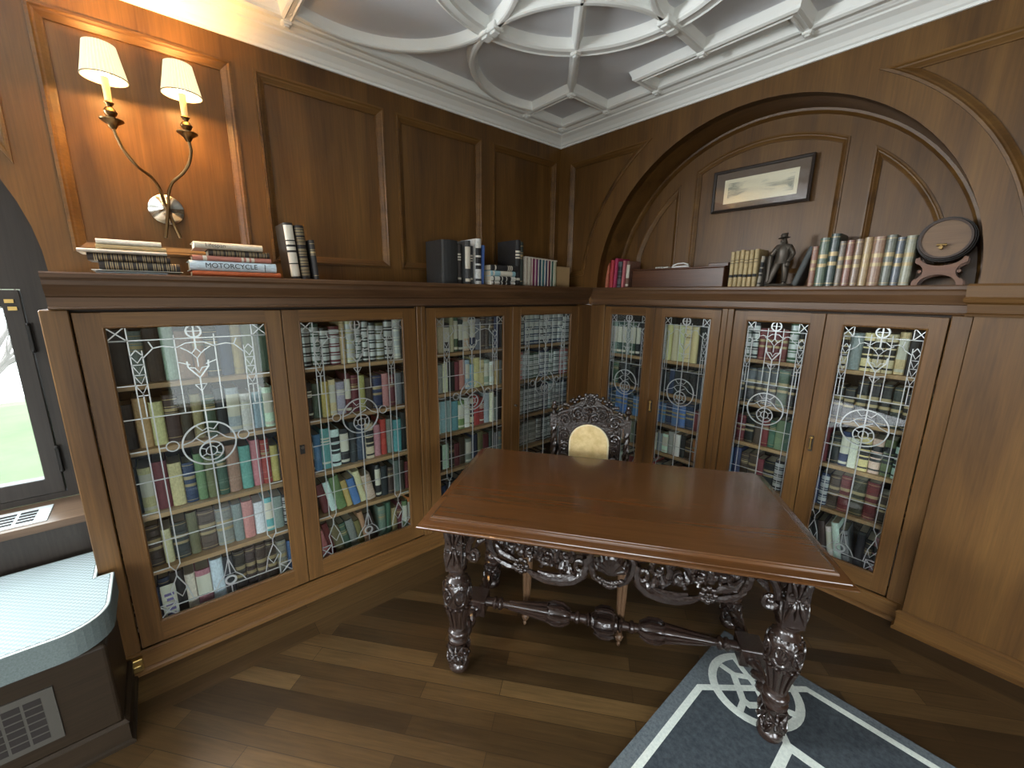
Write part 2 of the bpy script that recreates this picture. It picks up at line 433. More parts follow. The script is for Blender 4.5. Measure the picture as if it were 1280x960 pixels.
# walls behind the camera with openings added to hold the fill lamps
we = MB(); we.prism([(YB,0),(.35,0),(.35,2.92),(YB,2.92)], XE, XE+.1, fL, [[(-2.6,.25),(-1.6,.25),(-1.6,1.5),(-2.6,1.5)],[(-6.7,.3),(-3.8,.3),(-3.8,1.4),(-6.7,1.4)]])
structure(we.build('wall_east', M_oak_z), 'oak wall with openings added for fill lamps across the room', 'wall')
ww = MB(); ww.prism([(-.4,0),(XE,0),(XE,2.92),(-.4,2.92)], -YB, -YB+.1, lambda u, v, h: (u, -h, v), [[(.6,1.70),(3.6,1.70),(3.6,2.60),(.6,2.60)]])
structure(ww.build('wall_back', M_oak_z), 'oak wall with a wide opening added for a fill lamp at the far end', 'wall')

# ceiling
ZR, ZF = 2.80, 2.846
ce = MB(); ce.prism([(-.3,YB),(XE,YB),(XE,.4),(-.3,.4)], ZF, ZF+.06, fF)
ceiling = structure(ce.build('ceiling', M_ceil), 'grey ceiling with white plaster ribs in circles and frames', 'ceiling')
def rib(pts, w, closed=False, name='plaster_rib', wt=None, bead=True):
    wt = wt or w + .022
    pr = [(-wt,ZF),(-wt+.004,ZF-.008),(-w-.008,ZR+.016),(-w-.007,ZR+.004),(-w,ZR)]
    if bead: pr += [(-w+.006,ZR-.003),(-w+.012,ZR+.002)]
    pr += [(-q, h) for q, h in reversed(pr)]
    m = MB(); m.sweep(pts, pr, fF, closed=closed); m.build(name, M_plaster, ceiling)
def circ(cx, cy, r, a0, a1): return arc(cx, cy, r, a0, a1, max(8, int(abs(a1-a0)/5)))
BX0, BY0 = .135, -.135
CX, CY, CRR = 1.275, -1.232, .605
rib([(BX0,-6.5),(BX0,BY0),(4.1,BY0)], .026, name='border_rib')
rib(arc(CX, CY, CRR, 0, 360, 72)[:-1], .028, closed=True, name='circle_rib')
D = .595; PR = .60
def petal(sx, sy):
    px, py = CX+sx*D, CY+sy*D
    base = math.degrees(math.atan2(-sy, -sx))
    rib(circ(px, py, PR, base-46.5, base+46.5), .008, name='petal_rib', bead=False)
    return px, py
for sx, sy in ((-1,1),(1,1),(-1,-1),(1,-1)): petal(sx, sy)
# lobes on the left side run out to the border, straight ribs on the right side
px, py = .72, -.687
rib(circ(px, py, .546, 264, 159), .008, name='lobe_rib', bead=False)
px, py = .72, -1.777
rib(circ(px, py, .546, 96, 201), .008, name='lobe_rib', bead=False)
CF = .538; CFY = -.489
rib([(BX0,CFY),(CF,CFY),(CF,BY0)], .02, name='corner_frame_rib')
CFY2 = 2*CY - CFY
rib([(BX0,CFY2),(CF,CFY2),(CF,-2.34)], .02, name='corner_frame_rib')
rib([(CF,CFY),(CX,CY)], .006, name='spoke_rib', bead=False)
rib([(CF,CFY2),(CX,CY)], .006, name='spoke_rib', bead=False)
rib([(CX,CY+CRR),(CX-.005,-.30)], .012, name='spoke_rib', bead=False)
rib([(.905,BY0),(.905,-.325),(1.675,-.325),(1.675,BY0)], .02, name='oblong_frame_rib')
rib([(BX0,-2.34),(2.42,-2.34)], .026, name='border_rib')
rib([(2.42,-2.34),(2.42,BY0)], .026, name='border_rib')
ip = MB(); ip.prism([(.96,-.20),(1.62,-.20),(1.62,-.265),(.96,-.265)], ZF-.014, ZF+.001, fF); ip.build('oblong_panel', M_plaster, ceiling)
for (bx, by) in ((BX0,CFY),(CF,CFY),(CF,BY0),(BX0,BY0),(CX-CRR,CY),(CX,CY+CRR),(CX-CRR*.7071,CY+CRR*.7071),(CX-CRR*.7071,CY-CRR*.7071),(BX0,CFY2),(CF,CFY2),(.905,BY0),(1.675,BY0),(CX-.005,-.325),(CX-CRR+.058,CY),(CX,CY+CRR-.058)):
    nb = MB(); w = .036 if (bx, by) in ((CX-CRR,CY),(CX,CY+CRR)) else .030 if (bx, by) in ((CX-CRR+.058,CY),(CX,CY+CRR-.058)) else .021
    nb.box(bx-w,by-w,ZR-.012,bx+w,by+w,ZR+.02); nb.box(bx-w*.6,by-w*.6,ZR-.020,bx+w*.6,by+w*.6,ZR-.011)
    nb.build('rib_boss', M_plaster, ceiling, bevel=.004)
cp = [(0,2.722),(.010,2.722),(.012,2.733),(.020,2.738),(.030,2.752),(.055,2.772),(.082,2.783),(.086,2.790),(.100,2.793),(.112,2.802),(.114,ZF),(0,ZF)]
co = MB(); co.sweep([(XE,0),(0,0),(0,YB)], cp, lambda u, v, h: (u, v, h))
structure(co.build('trim_2', M_plaster), 'white plaster cornice where the panelled walls meet the ceiling', 'trim')

# ------------------------------------------------------------------ glazed bookcases
LX, RY = .335, .06           # planes of the door faces
mapL = lambda s, z, d: (LX - d, s, z)
mapR = lambda s, z, d: (s, RY + d, z)
GB, GT = .200, 1.466         # glass bottom and top
def came_mesh(W, name):
    H = GT - GB; m = MB(); wide = W > .4
    cw = .0028 if wide else .0024
    def line(p, r=cw):
        m.tube([(u, .0, H - t) for u, t in p], r, 4)
    def S(*q): return [(a*W, t) for a, t in q]
    def ring(cx, cy, r, w=cw, n=28, a0=0, a1=360):
        line([(cx + r*math.cos(math.radians(a0+(a1-a0)*i/n)), cy + r*math.sin(math.radians(a0+(a1-a0)*i/n))) for i in range(n+1)], w)
    c0, c1 = (.112, .180) if wide else (.035, .130)
    e = .003/W
    line(S((e,.003),(1-e,.003),(1-e,H-.003),(e,H-.003),(e,.003)), .003)
    for t in (.055, .365, .632, .905): line(S((0,t),(1,t)))
    line(S((c0,1.222),(1-c0,1.222)))
    bx = c0 if wide else .15
    for a, b in ((0, bx), (1-bx, 1)):
        for t0, t1 in ((0,.056),(1.205,H)):
            line(S((a,t0),(b,t1))); line(S((a,t1),(b,t0))); line(S((a,t0),(a,t1))); line(S((b,t0),(b,t1))); line(S((a,t1),(b,t1))); line(S((a,t0),(b,t0)))
    for k in (0, 1):
        F = (lambda a: a) if k == 0 else (lambda a: 1-a)
        A, B, Mx = F(c0), F(c1), F((c0+c1)/2)
        line(S((A,.055),(A,1.03))); line(S((B,.095),(B,1.03)))
        for t in (.23, .50, .77, 1.035): line(S((F(0),t),(A,t)))
        # chain of lens and triangles at the top of each column
        line(S((Mx,.092),(A,.115),(Mx,.142),(B,.115),(Mx,.092)))
        for t in (.150, .190, .230): line(S((A,t),(B,t),(Mx,t+.036),(A,t)))
        line(S((A,.273),(B,.273))); line(S((Mx,.26),(Mx,.36)))
        # urn at the foot of each column
        line(S((A,1.03),(Mx,1.06),(B,1.03))); line(S((Mx,1.06),(Mx,1.09)))
        line(S((Mx,1.085),(F(c0-.02 if wide else .01),1.15),(A,1.205))); line(S((Mx,1.085),(F(c1+.02),1.15),(F(c1+.05),1.222)))
        line(S((F(c1+.02),1.15),(F(c1-.02),1.19),(A,1.15)))
        # swag from crown to column and inner upright
        x = .37 if k == 0 else .617
        x = F(.375)
        line(S((x,.04),(x,.365)))
        line(S((F(.5),.072),(F(.44),.074),(F(.385),.090),(F(.30),.082),(F(.245),.088),(F(.215),.105),(B,.125)))
        line(S((F(.245),.088),(F(.225),.062)))
        line(S((x,.24),(F(.5),.245))) if not wide else line(S((x,.15),(F(.45),.165)))
        # side rings of the medallion
        if wide:
            ring(F(.262)*W, .50, .021, .0028, 16); line(S((B,.50),(F(.222),.50)))
        else: line(S((B,.512),(F(.20),.512)))
    cx = .5*W
    ring(cx, .027, .025, .0045, 20); line([(cx-.025,.027),(cx+.025,.027)]); line([(cx,.002),(cx,.10)], .0042)
    line([(cx,.098),(cx-.016,.118),(cx,.14),(cx+.016,.118),(cx,.098)])
    line([(cx-.050,.092),(cx-.030,.105),(cx-.016,.118)]); line([(cx+.050,.092),(cx+.030,.105),(cx+.016,.118)])
    line([(cx,.14),(cx,.175)])
    line([(cx-.036,.150),(cx-.034,.176),(cx-.012,.205),(cx,.222),(cx+.012,.205),(cx+.034,.176),(cx+.036,.150)], .004)
    line([(cx-.034,.176),(cx-.012,.180),(cx,.20),(cx+.012,.180),(cx+.034,.176)])
    line([(cx-.02,.25),(cx,.28),(cx+.02,.25),(cx-.02,.25)])
    line([(cx,.222),(cx,1.085)], .0036)
    my = .513
    ring(cx, my, .095, .0042, 40); ring(cx+.002, my+.036, .042, .0036, 24)
    ring(cx+.002, my+.036, .020, .0028, 14)
    for a in (30, 150, 210, 330):
        c_, s_ = math.cos(math.radians(a)), math.sin(math.radians(a))
        line([(cx+.02*c_, my+.036-.02*s_), (cx+.042*c_, my+.036-.042*s_)], .0026)
    line([(cx-.094,my-.01),(cx-.06,my-.02),(cx-.03,my-.045),(cx,my-.055),(cx+.03,my-.045),(cx+.06,my-.015),(cx+.094,my)])
    line([(cx-.04,my-.085),(cx-.02,my-.06),(cx,my-.07),(cx+.02,my-.06),(cx+.04,my-.085)])
    line([(cx-.045,my-.03),(cx-.02,my-.005),(cx+.03,my-.03)], .003)
    # foot of the middle came
    line([(cx,1.085),(cx-.022,1.165),(cx+.022,1.165),(cx,1.085)]); line([(cx,1.085),(cx,1.165)])
    ring(cx, 1.195, .020, .0055, 16); line([(cx,1.215),(cx,H)])
    for q in (-1, 1): line([(cx+q*.022,1.165),(cx+q*.045,1.19),(cx+q*.06,1.222)])
    o = m.build(name, M_came)
    COL.objects.unlink(o); return o.data
CAME_W = came_mesh(.527, 'wide_came'); CAME_N = came_mesh(.315, 'narrow_came')

BEV_T = 1.520
def bookcase(side, s0, s1, doors, shelves, depth, label, stile_edges, came, latch):
    mp = mapL if side == 'L' else mapR
    loc = mp((s0+s1)/2, 0, depth/2)
    root = empty('glazed_bookcase', loc, label, 'bookcase', 'glazed oak bookcases along the walls', world=True)
    mz, mh = M_door_z, (M_door_y if side == 'L' else M_door_x)
    fn = lambda u, v, h: mp(u, v, -h)
    b = MB()                                      # carcass: sides, bottom, top, back
    for a, c in ((s0, s0+.022), (s1-.022, s1)): b.prism([(a,.0),(c,.0),(c,1.53),(a,1.53)], -depth, -.026, fn)
    b.prism([(s0+.022,.10),(s1-.022,.10),(s1-.022,.125),(s0+.022,.125)], -depth, -.026, fn)
    b.prism([(s0+.022,1.505),(s1-.022,1.505),(s1-.022,1.53),(s0+.022,1.53)], -depth, -.026, fn)
    b.prism([(s0+.022,.125),(s1-.022,.125),(s1-.022,1.505),(s0+.022,1.505)], -depth, -depth+.012, fn)
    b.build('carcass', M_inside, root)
    d0, d1 = doors[0][0], doors[-1][1]
    st = MB()
    st.prism([(s0,.10),(d0-.003,.10),(d0-.003,1.53),(s0,1.53)], -.026, .004, fn)
    st.build('stile', mz, root, bevel=.003); st = MB()
    st.prism([(d1+.003,.10),(s1,.10),(s1,1.53),(d1+.003,1.53)], -.026, .004, fn)
    st.build('stile', mz, root, bevel=.003)
    # plinth with a cap and a shoe moulding
    pl = MB()
    pl.sweep([(s0,0),(s1 - (.030 if side == 'L' and s1 > 0 else 0),0)], [(.0,.0),(-.028,.0),(-.027,.014),(-.018,.020),(-.012,.022),(-.012,.088),(-.016,.091),(-.016,.097),(-.004,.101),(.0,.101)], lambda u, v, h: mp(u, h, v))
    pl.build('plinth', mh, root)
    for z in shelves:
        sh = MB(); sh.prism([(s0+.024,.045),(s1-.024,.045),(s1-.024,depth-.014),(s0+.024,depth-.014)], z-.020, z, lambda u, v, h: mp(u, h, v))
        sh.build('shelf', M_shelf, root)
    mull = MB()                                   # upright partition behind the meeting doors
    mid = (doors[0][1]+doors[1][0])/2
    zs = [.125] + sorted(shelves) + [1.505]
    for a, c in zip(zs[:-1], zs[1:]):
        mull.prism([(mid-.009,a+.001),(mid+.009,a+.001),(mid+.009,c-.021),(mid-.009,c-.021)], -depth+.014, -.060, fn)
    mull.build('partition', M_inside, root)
    for i, (a, c, ga, gc) in enumerate(doors):
        dm = MB()
        dm.prism([(a+.0015,.106),(c-.0015,.106),(c-.0015,BEV_T),(a+.0015,BEV_T)], -.024, 0, fn, [[(ga,GB),(gc,GB),(gc,GT),(ga,GT)]])
        dm.sweep([(ga,GB),(gc,GB),(gc,GT),(ga,GT)], [(-.002,0),(-.001,.003),(.003,.003),(.006,-.002),(.006,-.012),(0,-.012)], fn, closed=True)
        d = dm.build('door', mz, root, bevel=.002)
        for (q0, q1, w0, w1) in ((ga-.0,gc+.0,.106,GB),(ga,gc,GT,BEV_T)):   # rails, grain lying across
            r = MB(); r.prism([(q0+.002,w0+(.0 if w0 < 1 else .006)),(q1-.002,w0+(.0 if w0 < 1 else .006)),(q1-.002,w1-(.006 if w0 < 1 else 0)),(q0+.002,w1-(.006 if w0 < 1 else 0))], -.01, .0006, fn)
            ro_ = r.build('rail', mh, d); ro_.location = (0,0,0)
        g = MB(); g.prism([(ga,GB),(gc,GB),(gc,GT),(ga,GT)], -.016, -.013, fn)
        go = g.build('glass_pane', M_glass, d); go.location = (0,0,0)
        go['label'] = 'clear glass pane with wavy reflections'
        cm = bpy.data.objects.new('lead_came', came); COL.objects.link(cm); cm.parent = d
        # came mesh: x along the door, z up
        if side == 'L': cm.matrix_local = Matrix.Translation((LX-.0125, ga, GB)) @ Matrix.Rotation(PI/2, 4, 'Z')
        else: cm.matrix_local = Matrix.Translation((ga, RY+.012, GB))
        cm['label'] = 'silvery lead cames drawing columns and a ringed medallion'
        # hardware on the door
        if latch[i] == 'keyhole':
            k = MB(); ks = a+.030
            k.prism([(ks-.011,.815),(ks+.011,.815),(ks+.011,.862),(ks-.011,.862)], -.001, .003, fn)
            k.mi = 1; k.tube([mp(ks,.850,-.001), mp(ks,.850,-.012)], .0075, 10); k.mi = 2; k.prism([(ks-.002,.822),(ks+.002,.822),(ks+.0035,.838),(ks-.0035,.838)], .003, .004, fn)
            ko = k.build('keyhole_plate', [M_iron, M_bronze, M_dark], d); ko.location = (0,0,0)
        elif latch[i] == 'knob':
            k = MB(); ks = a+.028 if i else c-.028
            k.tube([mp(ks,.83,0), mp(ks,.83,-.008), mp(ks,.83,-.016), mp(ks,.83,-.022)], [.008,.005,.010,.006], 10)
            ko = k.build('knob', M_bronze, d); ko.location = (0,0,0)
        elif latch[i] == 'drop':
            k = MB(); ks = a+.028 if i else c-.022
            k.prism([(ks-.009,.77),(ks+.009,.77),(ks+.009,.86),(ks-.009,.86)], -.001, .004, fn)
            k.mi = 1; k.ball(mp(ks,.850,-.012), .009); k.tube([mp(ks,.845,-.014), mp(ks,.80,-.014), mp(ks,.785,-.012)], [.004,.005,.007], 8)
            ko = k.build('drop_pull', [M_bronze, M_brass], d); ko.location = (0,0,0)
        # butt hinges are hidden; the closing bead shows
    return root
SH1 = [1.200,.890,.645,.418]
L1D = [(-2.83,-2.163,-2.755,-2.228), (-2.163,-1.486,-2.092,-1.566)]
L2D = [(-1.425,-.767,-1.360,-.843), (-.767,-.093,-.695,-.173)]
R1D = [(.474,.900,.530,.831), (.900,1.354,.973,1.296)]
R2D = [(1.429,1.884,1.502,1.818), (1.884,2.332,1.960,2.270)]
DEPL, DEPR = .325, .235
SHELF = {'L1': [1.232,.960,.672,.417], 'L2': [1.240,.985,.718,.466], 'R1': [1.157,.92,.690,.470], 'R2': [1.235,.965,.709,.452]}
bookcase('L', -2.905, -1.456, L1D, SHELF['L1'], DEPL, 'wide glazed oak bookcase beside the window seat, its books mixed in colour', None, CAME_W, ['', 'keyhole'])
bookcase('L', -1.455, .0555, L2D, SHELF['L2'], DEPL, 'wide glazed oak bookcase in the corner, half hidden by the table', None, CAME_W, ['', 'knob'])
bookcase('R', .338, 1.391, R1D, SHELF['R1'], DEPR, 'narrow-doored glazed oak bookcase behind the carved chair', None, CAME_N, ['', 'drop'])
bookcase('R', 1.392, 2.401, R2D, SHELF['R2'], DEPR, 'narrow-doored glazed oak bookcase beside the bare oak pillar', None, CAME_N, ['', 'drop'])

# continuous moulded ledges on top of the bookcases
def ledge_prof(front): # (depth measured forward of the door face, z), going round the section
    f_ = front
    return [(-.32,1.531),(.006,1.531),(.014,1.532),(.017,1.536),(.014,1.541),(.009,1.542),(.009,1.574),(.016,1.578),(.018,1.584),(.026,1.600),(.034,1.617),(.036,1.632),(f_-.004,1.637),(f_,1.642),(f_,1.655),(f_-.003,1.660),(-.32,1.660)]
lg = MB(); lg.sweep([(-2.878,0),(.0165,0)], ledge_prof(.042), lambda u, v, h: mapL(u, h, -v))
lo = lg.build('bookcase_ledge', M_ledge_y); tag(lo, 'long moulded oak ledge above the wide bookcases on the left wall', 'shelf', 'moulded ledges over the bookcases')
lg = MB(); lg.sweep([(.3445,0),(2.400,0)], [(max(a, -.215), b) for a, b in ledge_prof(.042)], lambda u, v, h: mapR(u, h, -v))
lo = lg.build('bookcase_ledge', M_ledge_x); tag(lo, 'shorter moulded oak ledge under the arched niche', 'shelf', 'moulded ledges over the bookcases')

# ------------------------------------------------------------------ window, sill and window seat
WXP = -.17
w = MB(); wy1, wy0 = ALC_Y+ALC_R, ALC_Y-ALC_R
fW = lambda u, v, h: (WXP+h, u, v)
arch_w = [(wy0,.672),(wy1,.672)] + [(ALC_Y+ALC_R*math.cos(math.radians(a)), SPR+ALC_R*math.sin(math.radians(a))) for a in range(0,181,6)]
ht = [[(-3.70,.70),(-3.012,.70),(-3.012,1.60),(-3.70,1.60)], [(-4.488,.70),(-3.80,.70),(-3.80,1.60),(-4.488,1.60)],
      [(ALC_Y+.70*math.cos(math.radians(a)), SPR+.06+.70*math.sin(math.radians(a))) for a in range(2,179,8)]]
w.prism(arch_w, -.05, .0, fW, ht)
win = structure(w.build('window_1', M_winwood), 'dark wood casement window in the arched alcove', 'window')
for (a, c) in ((-3.697,-3.015),(-4.485,-3.803)):
    s_ = MB(); s_.prism([(a,.703),(c,.703),(c,1.597),(a,1.597)], -.045, .008, fW, [[(a+.065,.775),(c-.055,.775),(c-.055,1.53),(a+.065,1.53)]])
    so_ = s_.build('casement_sash', M_winwood, win, bevel=.003)
    g = MB(); g.prism([(a+.065,.775),(c-.055,.775),(c-.055,1.53),(a+.065,1.53)], -.022, -.018, fW); g.build('glass_pane', M_winglass, so_)
    if c > -3.1:
        for z in (.86, 1.40):
            h = MB(); h.tube([(WXP+.014, c+.004, z-.05), (WXP+.014, c+.004, z+.05)], .008, 8); h.ball((WXP+.014, c+.004, z+.055), .009); h.ball((WXP+.014, c+.004, z-.055), .009)
            h.build('hinge', M_iron, so_)
        h = MB(); h.box(WXP+.008, c-.045, 1.545, WXP+.014, c-.02, 1.56); h.box(WXP+.008, c-.04, 1.515, WXP+.014, c-.015, 1.53); h.build('stay_catch', M_brass, so_)
tg = MB(); tg.prism(ht[2], -.03, -.026, fW); tg.build('glass_pane', M_winglass, win)
si = MB()
si.prism([(WXP,wy0+.002),(WXP,wy1-.002),(.10,wy1-.002),(.10,wy0+.002)], .640, .672, fF)
si.build('window_sill', M_sill, win, bevel=.006, seg=2)
ap = MB(); ap.box(.04, wy0+.002, .40, .075, wy1-.002, .640); ap.box(.075, wy0+.002, .585, .084, wy1-.002, .640); ap.build('sill_apron', M_winwood, win)
gr = MB(); gr.box(-.10, -3.95, .672, .070, -3.05, .676)
gr.mi = 1
for i in range(14):
    for j in range(4):
        y = -3.09 - i*.060; x = -.070 + j*.031
        gr.box(x, y-.050, .6755, x+.022, y, .6768)
tag(gr.build('sill_vent', [M_sillvent, M_dark]), 'pale metal grille set in the window sill above the seat cushion', 'vent')

OUT = [(.13,-2.908),(.352,-2.908),(.352,-2.872),(.60,-2.872),(.640,-2.880),(.672,-2.905),(.684,-2.950),(.684,-4.59),(.13,-4.59)]
OUTR = [(p[0],p[1]) for p in reversed(OUT)]
seat = empty('window_seat', (.40,-3.7,0), 'dark wood box seat with a vent grille, under the arched window', 'bench', world=True)
sb_ = MB(); sb_.prism([(.08,-2.909),(.08,-4.59),(.676,-4.59),(.676,-2.876),(.368,-2.876),(.368,-2.909)], 0, .418, fF)
sb_.build('seat_box', M_seatwood, seat, bevel=.012, seg=3)
sk = MB(); sk.sweep([(.369,-2.876),(.676,-2.876),(.676,-4.59)], [(0,0),(.022,0),(.022,.012),(.012,.016),(.012,.085),(.016,.090),(.006,.100),(0,.100)], fF)
sk.build('skirting', M_seatwood, seat)
vg = MB(); vg.box(.676,-3.95,.145,.681,-3.012,.345); vg.mi = 1
for i in range(11):
    for j in range(6): vg.box(.6805,-3.079-i*.045,.165+j*.027,.682,-3.041-i*.045,.165+j*.027+.0215)
vo_ = vg.build('vent_grille', [M_vent, M_dark], seat); vo_['label'] = 'scuffed steel vent grille'
cu = MB(); cu.prism(([(.13,-4.59),(.13,-2.906),(.366,-2.906),(.366,-2.856),(.570,-2.856)] + [(.570+.124*math.sin(math.radians(a)), -2.980+.124*math.cos(math.radians(a))) for a in range(10,91,10)] + [(.694,-4.59)])[::-1], .420, .512, fF)
cush = cu.build('seat_cushion', M_cushside, bevel=.012, seg=3)
tag(cush, 'flat grey cushion with checked top on the window seat', 'cushion')
ct = MB(); ct.prism(([(.142,-4.58),(.142,-2.918),(.378,-2.918),(.378,-2.868),(.570,-2.868)] + [(.570+.112*math.sin(math.radians(a)), -2.980+.112*math.cos(math.radians(a))) for a in range(10,91,10)] + [(.682,-4.58)])[::-1], .512, .5145, fF)
ct.build('checked_top', M_cushion, cush)
pp = MB(); pp.tube([(.132,-2.912,.511),(.372,-2.912,.511),(.372,-2.862,.511),(.570,-2.862,.511)] + [(.570+.118*math.sin(math.radians(a)), -2.980+.118*math.cos(math.radians(a)), .511) for a in range(10,91,10)] + [(.688,-4.58,.511)], .0045, 6); pp.build('piping', M_piping, cush)
br_ = MB(); br_.box(.352,-2.868,.030,.372,-2.830,.088); br_.box(.372,-2.862,.045,.380,-2.836,.065)
tag(br_.build('brass_stop', M_brass, bevel=.004, seg=2), 'small brass stop at the end of the bookcase plinth by the window seat', 'door stop')

# outside the window: lawn and a bare tree
la = MB(); la.prism([(-10.5,-30),(-1.2,-30),(-1.2,12),(-10.5,12)], -.62, -.60, fF)
structure(la.build('ground', fabric('lawn_grass', (.034,.052,.011,1), (.054,.074,.022,1), 1.3)), 'bright green lawn outside the window', 'lawn')
lk = MB(); lk.prism([(-90,-90),(-10.5,-90),(-10.5,60),(-90,60)], -.70, -.66, fF)
structure(lk.build('lake', plain('pale_still_water', (.20,.215,.215,1), .08)), 'pale still water beyond the lawn', 'water')
tr = MB(); rt = random.Random(3)
def branch(p, d, l, r, k):
    q = [p]; dd = d.copy(); rr = [r]
    for i in range(4):
        dd = (dd + Vector((rt.uniform(-.25,.25), rt.uniform(-.25,.25), rt.uniform(-.12,.18)))).normalized(); q.append(q[-1]+dd*l/4); rr.append(r*(1-.14*(i+1)))
    tr.tube(q, rr, 5)
    if k:
        for i in range(3): branch(q[2+i%3], (dd + Vector((rt.uniform(-1,1), rt.uniform(-1,1), rt.uniform(-.35,.5)))).normalized(), l*.68, r*.5, k-1)
branch(Vector((-5.3,-4.75,-.6)), Vector((.05,.25,1)), 1.5, .08, 5)
tag(tr.build('bare_tree', plain('bark', (.10,.08,.07,1), .9)), 'bare branched tree on the lawn outside the window', 'tree')

# ------------------------------------------------------------------ rug
RZ = .012
rg = MB()
rg.prism([(1.858,-.692),(1.858,-3.05),(3.42,-3.05),(3.42,-.692)][::-1], 0, RZ, fF)
rg.mi = 1; z = RZ + .0006
rg.prism([(1.935,-3.0),(3.36,-3.0),(3.36,-.757),(2.215,-.757),(1.930,-1.083)], RZ-.001, RZ+.0002, fF)
rg.mi = 2
def strip(m, pts, w, closed=False, zz=z): m.sweep(pts, [(-w/2, zz-.002), (-w/2, zz), (w/2, zz), (w/2, zz-.002)], fF, closed=closed)
strip(rg, [(1.926,-2.99),(1.920,-1.080),(2.211,-.748),(3.36,-.748)], .026)
strip(rg, arc(2.070,-.912, .158, 0, 360, 40)[:-1], .032, True, z+.0003)
strip(rg, [(1.930,-.905),(1.990,-.908),(2.042,-.868),(2.090,-.80),(2.125,-.775)], .024, zz=z+.0005)
strip(rg, [(1.945,-.815),(2.00,-.852),(2.060,-.890),(2.12,-.95)], .022, zz=z+.0007)
strip(rg, [(1.985,-.908),(2.025,-.958),(2.058,-1.000),(2.085,-1.004),(2.120,-.965),(2.16,-.93),(2.215,-.908)], .026, zz=z+.0009)
strip(rg, [(2.062,-1.00),(2.070,-1.062)], .024, zz=z+.0011)
strip(rg, [(2.183,-1.000),(2.236,-1.062)], .026, zz=z+.0005)
strip(rg, [(2.236,-2.6),(2.236,-1.062),(3.10,-1.062)], .034, zz=z+.0007)
strip(rg, [(2.30,-2.5),(2.30,-1.145),(3.0,-1.145)], .018)
tag(rg.build('area_rug', [M_rugedge, M_rug, M_rugline]), 'slate blue rug with cream lines and a ringed emblem in its corner', 'rug')

# ------------------------------------------------------------------ carved table
TA = math.radians(36.5)
table = empty('writing_table', (1.508,-1.191,0), 'carved dark walnut table with polished brown top standing half on the rug', 'table', rz=TA)
tt = MB()
rect = [(-.678,-.368),(.678,-.368),(.678,.372),(-.678,.372)]
tt.prism(rect, .728, .7655, fF)
tt.build('raised_top', M_top, table, bevel=.003, seg=2)
te = MB()
te.sweep(rect, [(.004,.734),(.004,.7615),(-.003,.7625),(-.007,.760),(-.008,.7565),(-.0085,.7525),(-.014,.7505),(-.028,.7480),(-.033,.7455),(-.034,.7425),(-.039,.7425),(-.046,.7395),(-.0485,.735),(-.047,.7305),(-.041,.7285),(-.036,.7275),(-.034,.7255),(-.01,.725),(.004,.725)], fF, closed=True)
te.build('edge_moulding', M_top, table, smooth=True)
LEGS = [(-.61,-.295),(.61,-.295),(-.61,.245),(.61,.245)]
